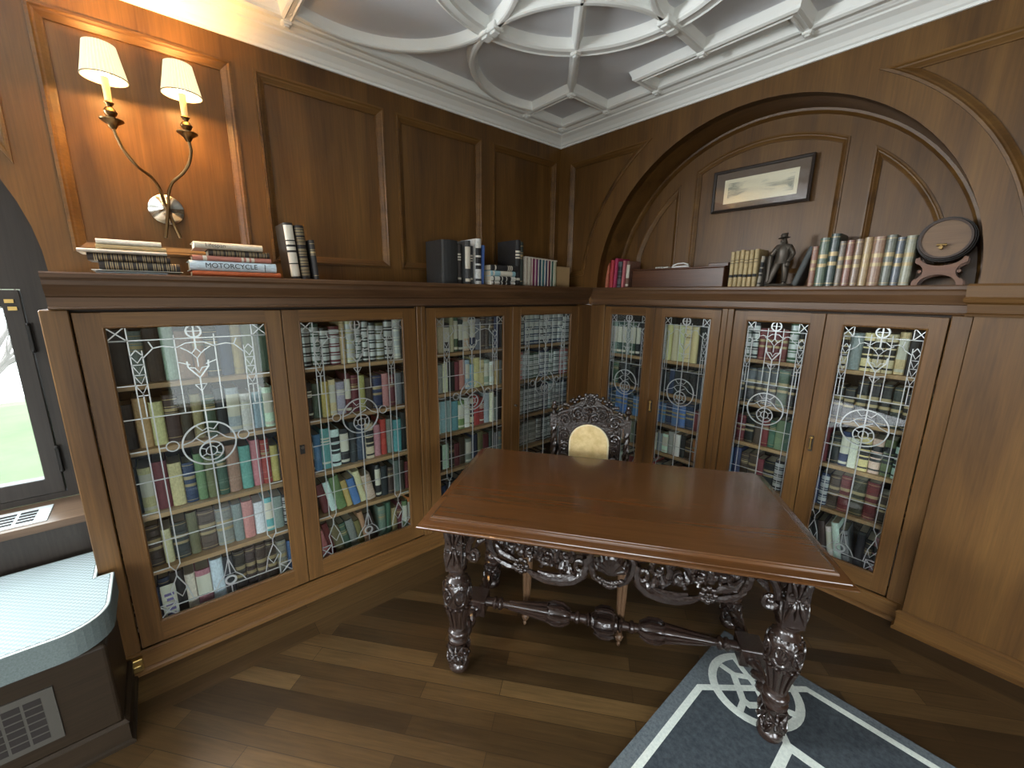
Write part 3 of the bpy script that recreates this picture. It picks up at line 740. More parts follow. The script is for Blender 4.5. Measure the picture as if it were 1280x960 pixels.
def table_leg(x, y):
    r = empty('leg', (x,y,0), '', ''); del r['label']; del r['category']
    r.parent = table
    f0 = .0142 if (x > 0 and y < 0) else 0       # this foot stands on the rug
    m = MB()
    m.lathe([(.012,f0),(.028,f0+.002),(.040,.015),(.044,.028),(.040,.042),(.032,.052),(.032,.056)], 20)
    m.build('bun_foot', M_turn, r, loc=(0,0,0), smooth=True); m = MB()
    m.lathe([(.033,.148),(.042,.155),(.044,.163),(.042,.170),(.033,.176),(.034,.182),(.042,.188),(.044,.197),(.040,.206),(.031,.212),(.028,.222)], 20)
    m.lathe([(.028,.222),(.030,.25),(.037,.29),(.046,.325),(.050,.335)], 20)
    for i in range(12):
        a = 2*PI*i/12; c_, s_ = math.cos(a), math.sin(a)
        m.tube([(.029*c_,.029*s_,.226),(.034*c_,.034*s_,.262),(.042*c_,.042*s_,.30),(.050*c_,.050*s_,.330)], [.005,.006,.008,.009], 6)
    m.build('fluted_shaft', M_turn, r, loc=(0,0,0), smooth=True); m = MB()
    m.lathe([(.044,.452),(.034,.462),(.028,.470),(.027,.482),(.034,.490),(.042,.496),(.042,.502)], 20)
    m.build('neck', M_turn, r, loc=(0,0,0), smooth=True)
    m = MB()
    m.lathe([(.044,.330),(.053,.345),(.057,.375),(.057,.405),(.053,.430),(.044,.450),(.040,.455)], 24)
    for i in range(6):                                  # carved medallions round the urn
        a = 2*PI*i/6; c_, s_ = math.cos(a), math.sin(a); rr = .0565
        ringp = [((rr+.001)*math.cos(a+.42*math.cos(t)), (rr+.001)*math.sin(a+.42*math.cos(t)), .392+.036*math.sin(t)) for t in [2*PI*k/14 for k in range(15)]]
        m.tube(ringp, .0045, 5)
        for k in range(5):
            t = PI*(k-2)/7
            m.tube([(rr*math.cos(a), rr*math.sin(a), .368), ((rr+.004)*math.cos(a+.18*math.sin(t)), (rr+.004)*math.sin(a+.18*math.sin(t)), .392), (rr*math.cos(a+.34*math.sin(t)), rr*math.sin(a+.34*math.sin(t)), .368+.052*math.cos(t))], [.003,.006,.003], 5)
    for i in range(14):
        a = 2*PI*i/14; m.ball((.052*math.cos(a), .052*math.sin(a), .338), .007, 6, 4)
        m.ball((.046*math.cos(a), .046*math.sin(a), .446), .006, 6, 4)
    m.build('carved_urn', M_carve, r, loc=(0,0,0), smooth=True)
    for (zc, rw, rh, bw, z0, z1) in ((.612,.030,.092,.036,.500,.727), (.102,.030,.042,.035,.054,.150)):
      m = MB(); m.box(-bw,-bw,z0,bw,bw,z1)
      for k in range(4):                                  # rosettes on the four faces
        Q = Matrix.Rotation(k*PI/2, 4, 'Z')
        if 1:
            m.ball(Q @ Vector((0,-bw-.001,zc)), (.009,.007,.009), 8, 5)
            for dx, dz in ((1,1),(-1,1),(1,-1),(-1,-1)):
                m.tube([Q @ Vector((dx*.006,-bw,zc+dz*.006)), Q @ Vector((dx*rw*.45,-bw-.006,zc+dz*rh*.32)), Q @ Vector((dx*rw*.8,-bw-.005,zc+dz*rh*.70)), Q @ Vector((dx*rw,-bw,zc+dz*rh))], [.003,.008,.007,.003], 6)
                sp_ = [Q @ Vector((dx*q[0], -bw-.001, zc+dz*q[1])) for q in spiral(rw*.72, rh*.22, .012, 2.4, 1.1, 10)]
                m.tube(sp_, .0035, 5)
            for dz in (1,-1):
                m.tube([Q @ Vector((0,-bw,zc+dz*.012)), Q @ Vector((0,-bw-.006,zc+dz*rh*.5)), Q @ Vector((0,-bw,zc+dz*rh*.9))], [.003,.007,.002], 6)
      m.build('carved_block', M_carvef, r, loc=(0,0,0), smooth=True)
for x, y in LEGS: table_leg(x, y)

def scroll_apron(m, half, fn, top, sc=1.0):
    """pierced carving: shell in the middle, C-scrolls, rosettes and acanthus, mirrored"""
    f0 = fn
    fn = lambda a, b, o: f0(a, top+(b-top)*1.26-.004, o)
    def T(pts, r, n=7): m.tube([fn(a, b, .0) for a, b in pts], [q*1.18 for q in r], n)
    def B(a, b, r, o=0, n=7): m.ball(fn(a, b, o), r*1.15, n, 5)
    for k in range(-4, 5):                              # shell
        t = k/4*1.15
        p = [(0+.010*math.sin(t), top-.090), (.028*math.sin(t), top-.090+.030*math.cos(t)), (.055*math.sin(t), top-.090+.062*math.cos(t)), (.066*math.sin(t), top-.088+.078*math.cos(t))]
        m.tube([fn(a, b, .006+.012*(i == 2)) for i, (a, b) in enumerate(p)], [.004,.009,.011,.006], 7)
    for i in range(9):
        B(-.040+.010*i, top-.100-.012*math.cos((i-4)/4*1.4), .0085, .012)
    for i in range(5): B(-.018+.009*i, top-.122-.004*math.cos((i-2)*.9), .008, .010)
    for q in (-1, 1):
        M = lambda pts: [(q*a, b) for a, b in pts]
        # curled edge beside the shell
        T(M([(.060,top-.012),(.078,top-.04),(.074,top-.075),(.058,top-.105),(.030,top-.125)]), [.006,.011,.012,.010,.005])
        # the long C-scroll sweeping out along the lower edge
        c = spiral(.112, top-.072, .030, 2.2, 1.15, 16, .2)
        T(M(list(reversed(c))), [.006+.005*i/16 for i in range(17)])
        T(M([(.094,top-.048),(.088,top-.075),(.100,top-.105),(.135,top-.128),(.185,top-.138),(.235,top-.140),(.280,top-.132),(.315,top-.118)]), [.010,.012,.015,.017,.018,.016,.012,.006])
        T(M([(.140,top-.112),(.185,top-.122),(.230,top-.124),(.270,top-.116)]), [.004,.010,.010,.004])
        # acanthus leaves rolling above it
        for i, (cx, cz, r, a, tn) in enumerate(((.165,top-.050,.040,-.6,1.3),(.235,top-.062,.044,2.5,1.25),(.302,top-.052,.040,-.4,1.3),(.372,top-.040,.030,2.8,1.2))):
            s_ = spiral(cx, cz, r, a, tn if i % 2 == 0 else -tn, 18, .18)
            T(M(s_), [.011-.006*k/18 for k in range(19)])
            for k in (2, 5, 8, 11):
                p0 = s_[k]; d = Vector((p0[0]-cx, p0[1]-cz)); d.normalize()
                m.tube([fn(q*(p0[0]-d.x*.004), p0[1]-d.y*.004, .0), fn(q*(p0[0]+d.x*.008), p0[1]+d.y*.008, .012), fn(q*(p0[0]+d.x*.018+.006), p0[1]+d.y*.016, .002)], [.005,.008,.003], 6)
            B(q*cx, cz, .011, .010)
        T(M([(.13,top-.012),(.18,top-.008),(.24,top-.016),(.30,top-.008),(.36,top-.010),(.43,top-.008)]), [.008,.012,.009,.012,.009,.006])
        # small leaves filling the ground between the scrolls
        rr_ = random.Random(5)
        for k in range(26):
            a = .105 + .345*((k*.618) % 1); b = top - .020 - .085*((k*.377+.1) % 1)
            th = rr_.uniform(0, 6.28); l = rr_.uniform(.014,.022)
            m.tube([fn(q*(a-l*math.cos(th)), b-l*math.sin(th), -.010), fn(q*(a-.2*l*math.cos(th+.9)), b-.2*l*math.sin(th+.9), .004), fn(q*(a+l*math.cos(th)), b+l*math.sin(th), -.006)], [.007,.014,.004], 7)
        # rosette with berries
        rc = (.335, top-.105)
        for k in range(8):
            a = 2*PI*k/8; m.ball(fn(q*(rc[0]+.021*math.cos(a)), rc[1]+.021*math.sin(a), .004), (.011,.009,.011), 7, 5)
        for k in range(6):
            a = 2*PI*k/6; B(q*(rc[0]+.008*math.cos(a)), rc[1]+.008*math.sin(a), .0055, .014, 6)
        for k in range(10): B(q*(.330+.012*k), top-.014-.004*(k % 2), .007, .010, 6)
        # leaf run and the end scroll against the leg block
        for (p, r) in (([(.355,top-.092),(.385,top-.080),(.415,top-.070),(.440,top-.045)],[.006,.014,.013,.005]),
                       ([(.352,top-.118),(.390,top-.112),(.425,top-.100),(.455,top-.082)],[.006,.012,.010,.004]),
                       ([(.440,top-.012),(.462,top-.030),(.455,top-.062),(.436,top-.090)],[.007,.012,.012,.005]),
                       ([(.470,top-.010),(.500,top-.016),(.528,top-.030),(.545,top-.055),(.550,top-.085)],[.008,.011,.012,.011,.010]),
                       ([(.480,top-.036),(.505,top-.046),(.520,top-.066)],[.005,.011,.005])):
            T(M(p), r)
        e_ = spiral(.527, top-.092, .024, -.2, -1.3, 16, .2)
        T(M(e_), [.011-.005*k/16 for k in range(17)])
        B(q*.527, top-.092, .010, .008)
    return m
for (yy, s_) in ((-.333,-1),(.283,1)):
    m = MB(); scroll_apron(m, .56, lambda a, b, o, yy=yy, s_=s_: (a*.993, yy + s_*o, b), .722)
    m.box(-.565, yy-.006, .700, .565, yy+.006, .7245)
    ap_ = m.build('carved_apron', M_carve, table, loc=(0,0,0), smooth=True)
    ap_['label'] = 'pierced apron carved with a shell, scrolls and rosettes'
for xx in (-.61,.61):
    m = MB(); scroll_apron(m, .24, lambda a, b, o, xx=xx: (xx + (1 if xx > 0 else -1)*o, -.025 + a*.405, b), .722)
    m.box(xx-.006, -.25, .700, xx+.006, .20, .7245)
    m.build('carved_apron', M_carve, table, loc=(0,0,0), smooth=True)
    # twisted side stretchers with a square block between them
    m = MB(); zc = .118
    m.box(xx-.050, -.078, zc-.042, xx+.050, .028, zc+.042)
    m.build('stretcher_block', M_turn, table, loc=(0,0,0), bevel=.006, seg=2)
    for (y0, y1) in ((-.256,-.076),(.026,.206)):
        m = MB()
        for ph in (0, PI):
            pts = []
            for i in range(25):
                t = i/24; a = ph + t*2*PI*1.6
                pts.append((xx+.012*math.cos(a), y0+(y1-y0)*t, zc-.006+.012*math.sin(a)))
            m.tube(pts, .0165, 8)
        Q = Matrix.Translation((xx, y0, zc-.006)) @ Matrix.Rotation(-PI/2, 4, 'X')
        m.lathe([(.018,-.006),(.026,.0),(.026,.012),(.020,.018)], 14, Q)
        Q = Matrix.Translation((xx, y1, zc-.006)) @ Matrix.Rotation(PI/2, 4, 'X')
        m.lathe([(.018,-.006),(.026,.0),(.026,.012),(.020,.018)], 14, Q)
        m.build('twisted_stretcher', M_turn, table, loc=(0,0,0), smooth=True)
m = MB(); zc = .128
half = [(.018,.060),(.030,.066),(.034,.072),(.022,.082),(.018,.110),(.028,.118),(.028,.128),(.020,.134),(.019,.150),(.034,.165),(.043,.185),(.046,.210),(.043,.235),(.040,.250),(.033,.262),(.030,.30),(.024,.37),(.019,.44),(.016,.478),(.026,.484),(.030,.492),(.026,.500),(.020,.506),(.028,.514),(.028,.524),(.020,.530),(.022,.561)]
for q in (-1, 1):
    Q = Matrix.Translation((0,-.025,zc)) @ Matrix.Rotation(q*PI/2, 4, 'Y')
    m.lathe(half, 20, Q)
    for i in range(10):
        a = 2*PI*i/10; c_, s_ = math.cos(a), math.sin(a)
        m.tube([Q @ Vector((.036*c_,.036*s_,.262)), Q @ Vector((.028*c_,.028*s_,.34)), Q @ Vector((.018*c_,.018*s_,.45))], [.0085,.006,.003], 6)
m.build('long_stretcher', M_turn, table, loc=(0,0,0), smooth=True)
m = MB()
Q = Matrix.Translation((0,-.025,zc)) @ Matrix.Rotation(PI/2, 4, 'Y')
m.lathe([(.030,-.060),(.036,-.052),(.036,-.046),(.046,-.040),(.055,-.020),(.057,0),(.055,.020),(.046,.040),(.036,.046),(.036,.052),(.030,.060)], 20, Q)
for i in range(8):
    a = 2*PI*i/8; c_, s_ = math.cos(a), math.sin(a)
    m.tube([Q @ Vector((.050*c_,.050*s_,-.044)), Q @ Vector((.062*c_,.062*s_,-.015)), Q @ Vector((.062*c_,.062*s_,.02)), Q @ Vector((.052*c_,.052*s_,.046))], [.005,.010,.010,.004], 6)
for q in (-1, 1):
    for i in range(8):
        a = 2*PI*(i+.5)/8; c_, s_ = math.cos(a), math.sin(a)
        m.tube([Q @ Vector((.030*c_,.030*s_,q*.158)), Q @ Vector((.048*c_,.048*s_,q*.195)), Q @ Vector((.049*c_,.049*s_,q*.235)), Q @ Vector((.044*c_,.044*s_,q*.262))], [.005,.010,.010,.003], 6)
m.build('carved_knops', M_carve, table, loc=(0,0,0), smooth=True)

# ------------------------------------------------------------------ carved chair
CA = math.radians(34.0)
chair = empty('carved_armless_chair', (1.371,-1.262,0), 'carved dark oak chair with cream upholstered back, pushed under the table', 'chair', rz=CA)
BYC = .545
def outline(side=1):
    return [(.188,.46),(.190,.875),(.204,.900),(.198,.935),(.175,.958),(.140,.962),(.122,.985),(.092,.998),(.066,1.010),(.045,1.040),(.022,1.058),(0,1.063)]
R_ = outline(); bo = [(x, z) for x, z in R_] + [(-x, z) for x, z in reversed(R_[:-1])]
padh = [(.118,.52),(.118,.775)] + [(.118*math.cos(math.radians(a)), .775+.108*math.sin(math.radians(a))) for a in range(12,169,12)] + [(-.118,.775),(-.118,.52)]
CX0 = .035
fC = lambda u, v, h: (u*.92, BYC - h, v)
m = MB(); m.prism(bo, -.016, .008, fC, [padh])
for q in (-1, 1):
    for (cx, cz, r, a, tn) in ((.150,.905,.038,.4,1.5),(.072,.945,.040,2.2,-1.5),(.150,.815,.028,.2,1.4),(.152,.745,.028,2.6,-1.4),(.150,.675,.028,.2,1.4),(.152,.605,.028,2.6,-1.4),(.030,.925,.022,1.2,1.3)):
        s_ = spiral(cx, cz, r, a, tn, 18, .15)
        m.tube([fC(q*x, z, .014) for x, z in s_], [.0105-.005*k/18 for k in range(19)], 7)
        m.ball(fC(q*cx, cz, .016), .010, 7, 5)
        for k in (3, 6, 9):
            p0 = s_[k]; m.ball(fC(q*(p0[0]+(p0[0]-cx)*.35), p0[1]+(p0[1]-cz)*.35, .010), (.009,.009,.009), 6, 4)
    for i in range(14):
        a = i/13; x = .020 + a*.165; zz = 1.048 - .035*a - .050*a*a + .012*math.sin(i*1.9)
        m.ball(fC(q*x, zz, .006), (.011,.010,.011), 6, 5)
    m.tube([fC(q*.175,.50,.01), fC(q*.178,.70,.012), fC(q*.178,.87,.01)], .0065, 6)
rc_ = random.Random(9)
for k in range(90):
    x = rc_.uniform(-.178,.178); zz = rc_.uniform(.52,1.0)
    if abs(x) < .130 and zz < .775 or (abs(x) < .130 and (x/.130)**2+((zz-.775)/.125)**2 < 1): continue
    if zz > 1.045 - .035*abs(x)/.165 - .55*abs(x): continue
    th = rc_.uniform(0, 6.28); l = rc_.uniform(.011,.018)
    m.tube([fC(x-l*math.cos(th), zz-l*math.sin(th), .006), fC(x-.3*l*math.cos(th+.8), zz-.3*l*math.sin(th+.8), .014), fC(x+l*math.cos(th), zz+l*math.sin(th), .008)], [.004,.0075,.003], 6)
m.ball(fC(0,1.022,.006), (.026,.012,.026), 12, 6)
for k in range(8):
    a = 2*PI*k/8; m.ball(fC(.017*math.cos(a), 1.022+.017*math.sin(a), .016), .0075, 6, 4)
m.ball(fC(0,1.022,.020), .007, 6, 4)
m.build('carved_back', M_chairw, chair, loc=(0,0,0), smooth=True)
m = MB(); m.prism([(x*.965, z) for x, z in padh][::1], -.012, .018, fC)
m.build('back_pad', M_pad, chair, loc=(0,0,0), bevel=.012, seg=3)['label'] = 'cream damask pad with rounded top'
m = MB(); m.tube([fC(x*.985, z, .012) for x, z in padh], .006, 6); m.build('gimp_braid', M_gimp, chair, loc=(0,0,0))
for q in (-1, 1):
    m = MB(); px_ = q*.205
    for ph in (0, PI):
        m.tube([(px_+.008*math.cos(ph+i*.62), BYC+.008*math.sin(ph+i*.62), .46+.40*i/40) for i in range(41)], .0115, 6)
    m.box(px_-.019, BYC-.019, .858, px_+.019, BYC+.019, .935)
    m.lathe([(.016,.933),(.012,.945),(.009,.952),(.016,.962),(.019,.972),(.014,.982),(.008,.988),(.012,.996),(.010,1.004),(.004,1.008)], 14, Matrix.Translation((px_, BYC, 0)))
    m.box(px_-.020, BYC-.020, .02, px_+.020, BYC+.020, .46)
    m.build('back_post', M_chairw, chair, loc=(0,0,0), smooth=True)
    m = MB(); m.box(min(q*.170,q*.188), BYC-.012, .880, max(q*.170,q*.188), BYC+.012, .910); m.build('cross_rail', M_chairw, chair, loc=(0,0,0)); m = MB(); m.box(min(q*.170,q*.188), BYC-.012, .470, max(q*.170,q*.188), BYC+.012, .500); m.build('cross_rail', M_chairw, chair, loc=(0,0,0))
    # front leg: reeded, on a small carved toe
    m = MB(); lx = q*.225
    for dx in (-.010, .010):
        m.tube([(lx+dx, .02, .40), (lx+dx*.9, .012, .25), (lx+dx*.6, .004, .10), (lx+dx*.4, 0, .045)], [.016,.014,.010,.009], 8)
    m.build('front_leg', M_chairleg, chair, loc=(0,0,0), smooth=True)
    m = MB(); m.ball((lx, -.006, .036), (.018,.022,.022), 10, 7); m.ball((lx, -.024, .015), (.009,.011,.014), 8, 6)
    for k in range(5): m.ball((lx+.013*math.cos(k*1.25), -.010+.013*math.sin(k*1.25), .040), .007, 6, 4)
    m.build('carved_foot', M_brass if False else M_chairleg, chair, loc=(0,0,0), smooth=True)
m = MB(); m.box(-.25,-.010,.375,.25,.53,.43); m.build('seat_rail', M_chairw, chair, loc=(0,0,0), bevel=.006)
m = MB(); m.box(-.235,.0,.430,.235,.515,.475); m.build('seat', M_pad, chair, loc=(0,0,0), bevel=.018, seg=3)

# ------------------------------------------------------------------ two-light wall sconce
sco = empty('wall_sconce', (0,-2.505,1.95), 'two-light antique brass wall sconce with pleated cream shades, both lit', 'lamp', world=True)
m = MB(); m.lathe([(.060,-.018),(.064,-.012),(.062,-.004),(.050,.004),(.034,.010),(.020,.020),(.010,.030)], 32, Matrix.Translation((0,-2.503,1.951)) @ Matrix.Rotation(PI/2, 4, 'Y') )
m.build('backplate', M_pewter, sco, smooth=True)
def smooth_path(P, n=6):
    P = [Vector(p) for p in P]; out = []
    for i in range(len(P)-1):
        p0, p1, p2, p3 = P[max(i-1,0)], P[i], P[i+1], P[min(i+2,len(P)-1)]
        for k in range(n):
            t = k/n
            out.append(.5*((2*p1)+(p2-p0)*t+(2*p0-5*p1+4*p2-p3)*t*t+(3*p1-p0-3*p2+p3)*t**3))
    out.append(P[-1]); return out
A_ = [[(.13,-2.631,2.215),(.13,-2.614,2.145),(.115,-2.581,2.091),(.09,-2.54,2.061),(.065,-2.517,2.021),(.045,-2.506,1.961),(.050,-2.471,1.83)],
      [(.13,-2.399,2.219),(.13,-2.396,2.176),(.125,-2.41,2.128),(.11,-2.435,2.088),(.085,-2.474,2.049),(.06,-2.492,1.999),(.052,-2.497,1.955),(.060,-2.522,1.825)]]
for i, (y0, z0) in enumerate(((-2.631,2.0),(-2.400,2.01))):
    m = MB(); m.tube(smooth_path(A_[i]), .0062, 8); m.build('arm', M_arm, sco, smooth=True)
    dz = .0 if i == 0 else .008
    Q = Matrix.Translation((.13, y0, dz))
    m = MB()
    m.lathe([(.006,2.205),(.012,2.212),(.016,2.222),(.036,2.236),(.037,2.240),(.020,2.244),(.011,2.250),(.018,2.258),(.021,2.266),(.016,2.276),(.008,2.284),(.010,2.290),(.016,2.298),(.011,2.303)], 18, Q)
    m.build('drip_dish', M_arm, sco, smooth=True)
    m = MB(); m.lathe([(.011,2.303),(.0125,2.385)], 12, Q); m.build('candle_sleeve', M_candle, sco, smooth=True)
    # pleated shade, open at both ends
    n = 72; v = []; fs = []
    for r, z in ((.067,2.378),(.056,2.435),(.046,2.492)):
        for k in range(n):
            a = 2*PI*k/n; rr = r*(1+(.03 if k % 2 else -.03))
            v.append((.13+rr*math.cos(a), y0+rr*math.sin(a), z+dz))
    for j in range(2):
        for k in range(n): fs.append((j*n+k, j*n+(k+1) % n, (j+1)*n+(k+1) % n, (j+1)*n+k))
    m = MB(); m.add(v, fs); s_ = m.build('lamp_shade', M_shade, sco)
    s_.modifiers.new('wall', 'SOLIDIFY').thickness = .0015
    m = MB(); m.tube([(.13+.068*math.cos(2*PI*k/32), y0+.068*math.sin(2*PI*k/32), 2.380+dz) for k in range(33)], .0022, 5)
    t_ = m.build('shade_trim', M_shadeband, s_); t_.location = (0,0,0)
    m = MB(); m.lathe([(.010,2.385),(.014,2.40),(.017,2.42),(.012,2.445),(.004,2.462)], 12, Q); m.build('bulb', M_bulb, sco, smooth=True)
    L = bpy.data.lights.new('bulb_light', 'POINT'); L.energy = 9; L.color = (1,.50,.14); L.shadow_soft_size = .02
    lo = bpy.data.objects.new('bulb_light', L); COL.objects.link(lo); lo.parent = sco; lo.location = Vector((.13, y0, 2.45+dz)) - Vector(sco.location)
    L = bpy.data.lights.new('bulb_light', 'POINT'); L.energy = 6; L.color = (1,.50,.14); L.shadow_soft_size = .02
    lo = bpy.data.objects.new('bulb_light', L); COL.objects.link(lo); lo.parent = sco; lo.location = Vector((.13, y0, 2.395+dz)) - Vector(sco.location)

# ------------------------------------------------------------------ picture in the niche
PY = ND - .012
pic = empty('framed_print', (1.385, ND, 2.26), 'long narrow framed sketch with a wide brown mount, hanging in the niche', 'picture', world=True)
fP = lambda u, v, h: (u, ND - h, v)
px0, px1, pz0, pz1 = 1.122, 1.668, 2.132, 2.380
m = MB(); m.sweep([(px0,pz0),(px1,pz0),(px1,pz1),(px0,pz1)], [(0,0),(0,.020),(.004,.022),(.014,.018),(.016,.010),(.016,0)], fP, closed=True); m.build('frame', plain('dark_frame', (.022,.014,.010,1), .35), pic)
m = MB(); m.prism([(px0+.012,pz0+.012),(px1-.012,pz0+.012),(px1-.012,pz1-.012),(px0+.012,pz1-.012)], .002, .008, fP); m.build('mount', plain('brown_mount', (.15,.11,.085,1), .8), pic)
def sketch_mat():
    m, nt, b = new_mat('pale_sketch'); v = mapping(nt, (6,1,26)); n = noise(nt, v, 1.0, 6, .7, .8)
    v2 = mapping(nt, (3,1,7)); n2 = noise(nt, v2, 1.2, 3)
    c = ramp(nt, n, [(.42, (.30,.31,.26,1)), (.56, (.80,.75,.58,1))])
    c = mix(nt, (.84,.79,.61,1), c, ramp(nt, n2, [(.40, (0,0,0,1)), (.55, (1,1,1,1))]))
    nt.links.new(c, b.inputs['Base Color']); b.inputs['Roughness'].default_value = .8; return m
m = MB(); m.prism([(1.192,2.180),(1.600,2.180),(1.600,2.322),(1.192,2.322)], .008, .0095, fP); m.build('print_margin', plain('print_paper', (.85,.80,.62,1), .8), pic)
m = MB(); m.prism([(1.215,2.205),(1.580,2.205),(1.580,2.300),(1.215,2.300)], .0095, .010, fP); m.build('sketch', sketch_mat(), pic)
m = MB(); m.prism([(px0+.014,pz0+.014),(px1-.014,pz0+.014),(px1-.014,pz1-.014),(px0+.014,pz1-.014)], .0135, .0145, fP); m.build('glass_pane', M_picglass, pic)

# ------------------------------------------------------------------ books
def book_mat(name, rough):
    m, nt, b = new_mat(name); oi = nt.nodes.new('ShaderNodeObjectInfo')
    v = mapping(nt, (1.5,1.5,3)); n = noise(nt, v, 5, 4, .65)
    nt.links.new(mix(nt, oi.outputs['Color'], ramp(nt, n, [(.3, (.72,.72,.72,1)), (.7, (1.12,1.12,1.12,1))]), 1.0, 'MULTIPLY'), b.inputs['Base Color'])
    b.inputs['Roughness'].default_value = rough; return m
M_cloth = book_mat('book_cloth', .62); M_leather = book_mat('book_leather', .34)
M_gilt = plain('gilt_tooling', (.36,.28,.15,1), .45, .4)
M_silver = plain('silver_tooling', (.55,.56,.56,1), .40, .3)
M_pages = plain('page_edges', (.52,.45,.33,1), .85)
M_paper = plain('paper_label', (.62,.58,.48,1), .7)
M_black = plain('black_ink', (.012,.012,.014,1), .6)
STR = {   # z strips of the spine: (z0, z1, material slot, bulge)
 'plain':  [(0,1,0,0)],
 'cloth':  [(0,.10,0,0),(.10,.115,2,0),(.115,.62,0,0),(.62,.635,2,0),(.635,.66,0,0),(.66,.72,2,0),(.72,.75,0,0),(.75,.765,2,0),(.765,.90,0,0),(.90,.915,2,0),(.915,1,0,0)],
 'band':   [(0,.05,0,0),(.05,.065,2,0),(.065,.155,0,0),(.155,.18,0,1),(.18,.34,0,0),(.34,.365,0,1),(.365,.40,0,0),(.40,.47,2,0),(.47,.52,0,0),(.52,.545,0,1),(.545,.58,0,0),(.58,.66,2,0),(.66,.70,0,0),(.70,.725,0,1),(.725,.86,0,0),(.86,.885,0,1),(.885,.93,0,0),(.93,.945,2,0),(.945,1,0,0)],
 'silver': [(0,.04,0,0),(.04,.07,2,0),(.07,.13,0,0),(.13,.24,2,0),(.24,.27,0,0),(.27,.30,2,1),(.30,.34,0,0),(.34,.46,2,0),(.46,.50,0,0),(.50,.53,2,1),(.53,.56,0,0),(.56,.70,2,0),(.70,.74,0,0),(.74,.77,2,1),(.77,.80,0,0),(.80,.92,2,0),(.92,1,0,0)],
 'jacket': [(0,.06,0,0),(.06,.13,3,0),(.13,.36,0,0),(.36,.86,3,0),(.86,1,0,0)],
 'title':  [(0,.12,0,0),(.12,.17,3,0),(.17,.60,0,0),(.60,.63,3,0),(.63,.66,0,0),(.66,.70,3,0),(.70,.73,0,0),(.73,.77,3,0),(.77,1,0,0)],
 'darktitle': [(0,.08,0,0),(.08,.13,3,0),(.13,.34,0,0),(.34,.42,3,0),(.42,.46,0,0),(.46,.60,3,0),(.60,.64,0,0),(.64,.80,3,0),(.80,1,0,0)],
'cream':  [(0,.05,0,0),(.05,.27,3,0),(.27,.29,0,1),(.29,.48,3,0),(.48,.52,0,0),(.52,.58,3,0),(.58,.62,0,0),(.62,.68,3,0),(.68,.70,0,1),(.70,.96,3,0),(.96,1,0,0)],
 'volume': [(0,.27,0,0),(.27,.345,3,0),(.345,.66,0,0),(.66,.675,3,0),(.675,.74,0,0),(.74,.755,3,0),(.755,1,0,0)],
 'mottled': [(0,.04,0,0)] + [(.04+i*.0115, .04+(i+1)*.0115, 2 if (i*7 % 5 < 2 and i % 16 > 2) else 0, 0) for i in range(80)] + [(.96,1,0,0)],
 'rings':  [(0,.16,0,0),(.16,.20,3,0),(.20,.34,0,0),(.34,.40,3,0),(.40,.86,0,0),(.86,.90,3,0),(.90,1,0,0)],
}
BOOK = {}
def book_mesh(style, pages=True):
    key = (style, pages)
    if key in BOOK: return BOOK[key]
    m = MB(); t = .075
    sx = [-.5,-.40,-.22,0,.22,.40,.5]; sy = [.075,.032,.008,0,.008,.032,.075]
    for z0, z1, mi, bu in STR[style]:
        yb = -.030 if bu else 0; m.mi = mi
        vs = []; n = len(sx)
        for z in (z0, z1):
            vs += [(x, y + (yb if 0 < i < n-1 else 0), z) for i, (x, y) in enumerate(zip(sx, sy))]
        m.add(vs, [(i, i+1, n+i+1, n+i) for i in range(n-1)])
        if bu:
            for z in (z0, z1):
                vs = [(x, y + (yb if 0 < i < n-1 else 0), z) for i, (x, y) in enumerate(zip(sx, sy))] + [(x, y, z) for x, y in zip(sx, sy)]
                m.add(vs, [(i, i+1, n+i+1, n+i) for i in range(n-1)])
    m.mi = 0
    # boards: closed slabs, and the underside of the spine
    m.box(-.5,.075,0,-.5+t,1,1); m.box(.5-t,.075,0,.5,1,1)
    vs = [(x, y, z) for z in (0, 1) for x, y in zip(sx, sy)] + [(x*.84, .09, z) for z in (0, 1) for x in sx]
    m.add(vs, [(i, i+1, 14+i+1, 14+i) for i in range(6)] + [(7+i, 7+i+1, 21+i+1, 21+i) for i in range(6)])
    if pages: m.mi = 1; m.box(-.5+t,.088,.018,.5-t,.965,.982)
    lab = {'rings': M_black, 'darktitle': M_black, 'volume': M_black}.get(style, M_paper)
    gilt = M_silver if style == 'silver' else M_gilt
    o = m.build('book_'+style, [M_leather if style in ('band','silver') else M_cloth, M_pages, gilt, lab])
    COL.objects.unlink(o); BOOK[key] = o.data; return o.data
pg = MB(); pg.box(-.425,.088,.018,.425,.965,.982)
po = pg.build('page_block', M_pages); COL.objects.unlink(po); PAGES = po.data
PAL = {'r': ((.30,.035,.03),'red'), 'm': ((.13,.022,.028),'maroon'), 'k': ((.012,.012,.014),'black'), 'g': ((.045,.085,.055),'dark green'),
 'e': ((.13,.20,.09),'leaf green'), 'n': ((.025,.04,.085),'navy blue'), 'b': ((.07,.16,.32),'blue'), 's': ((.24,.40,.52),'sky blue'),
 'w': ((.62,.61,.56),'white'), 'c': ((.55,.46,.28),'cream'), 'y': ((.42,.32,.12),'ochre'), 't': ((.30,.19,.10),'tan'),
 'd': ((.045,.03,.022),'dark brown'), 'o': ((.42,.13,.03),'orange'), 'p': ((.45,.17,.17),'pink'), 'q': ((.10,.27,.28),'teal'),
 'a': ((.17,.18,.18),'grey'), 'l': ((.26,.32,.29),'grey green'), 'v': ((.34,.35,.42),'pale blue grey'), 'x': ((.11,.11,.045),'olive'), 'h': ((.02,.024,.028),'charcoal')}
STY = {'0': 'plain', '1': 'cloth', '2': 'band', '3': 'silver', '4': 'jacket', '5': 'title', '6': 'darktitle', '7': 'rings'}
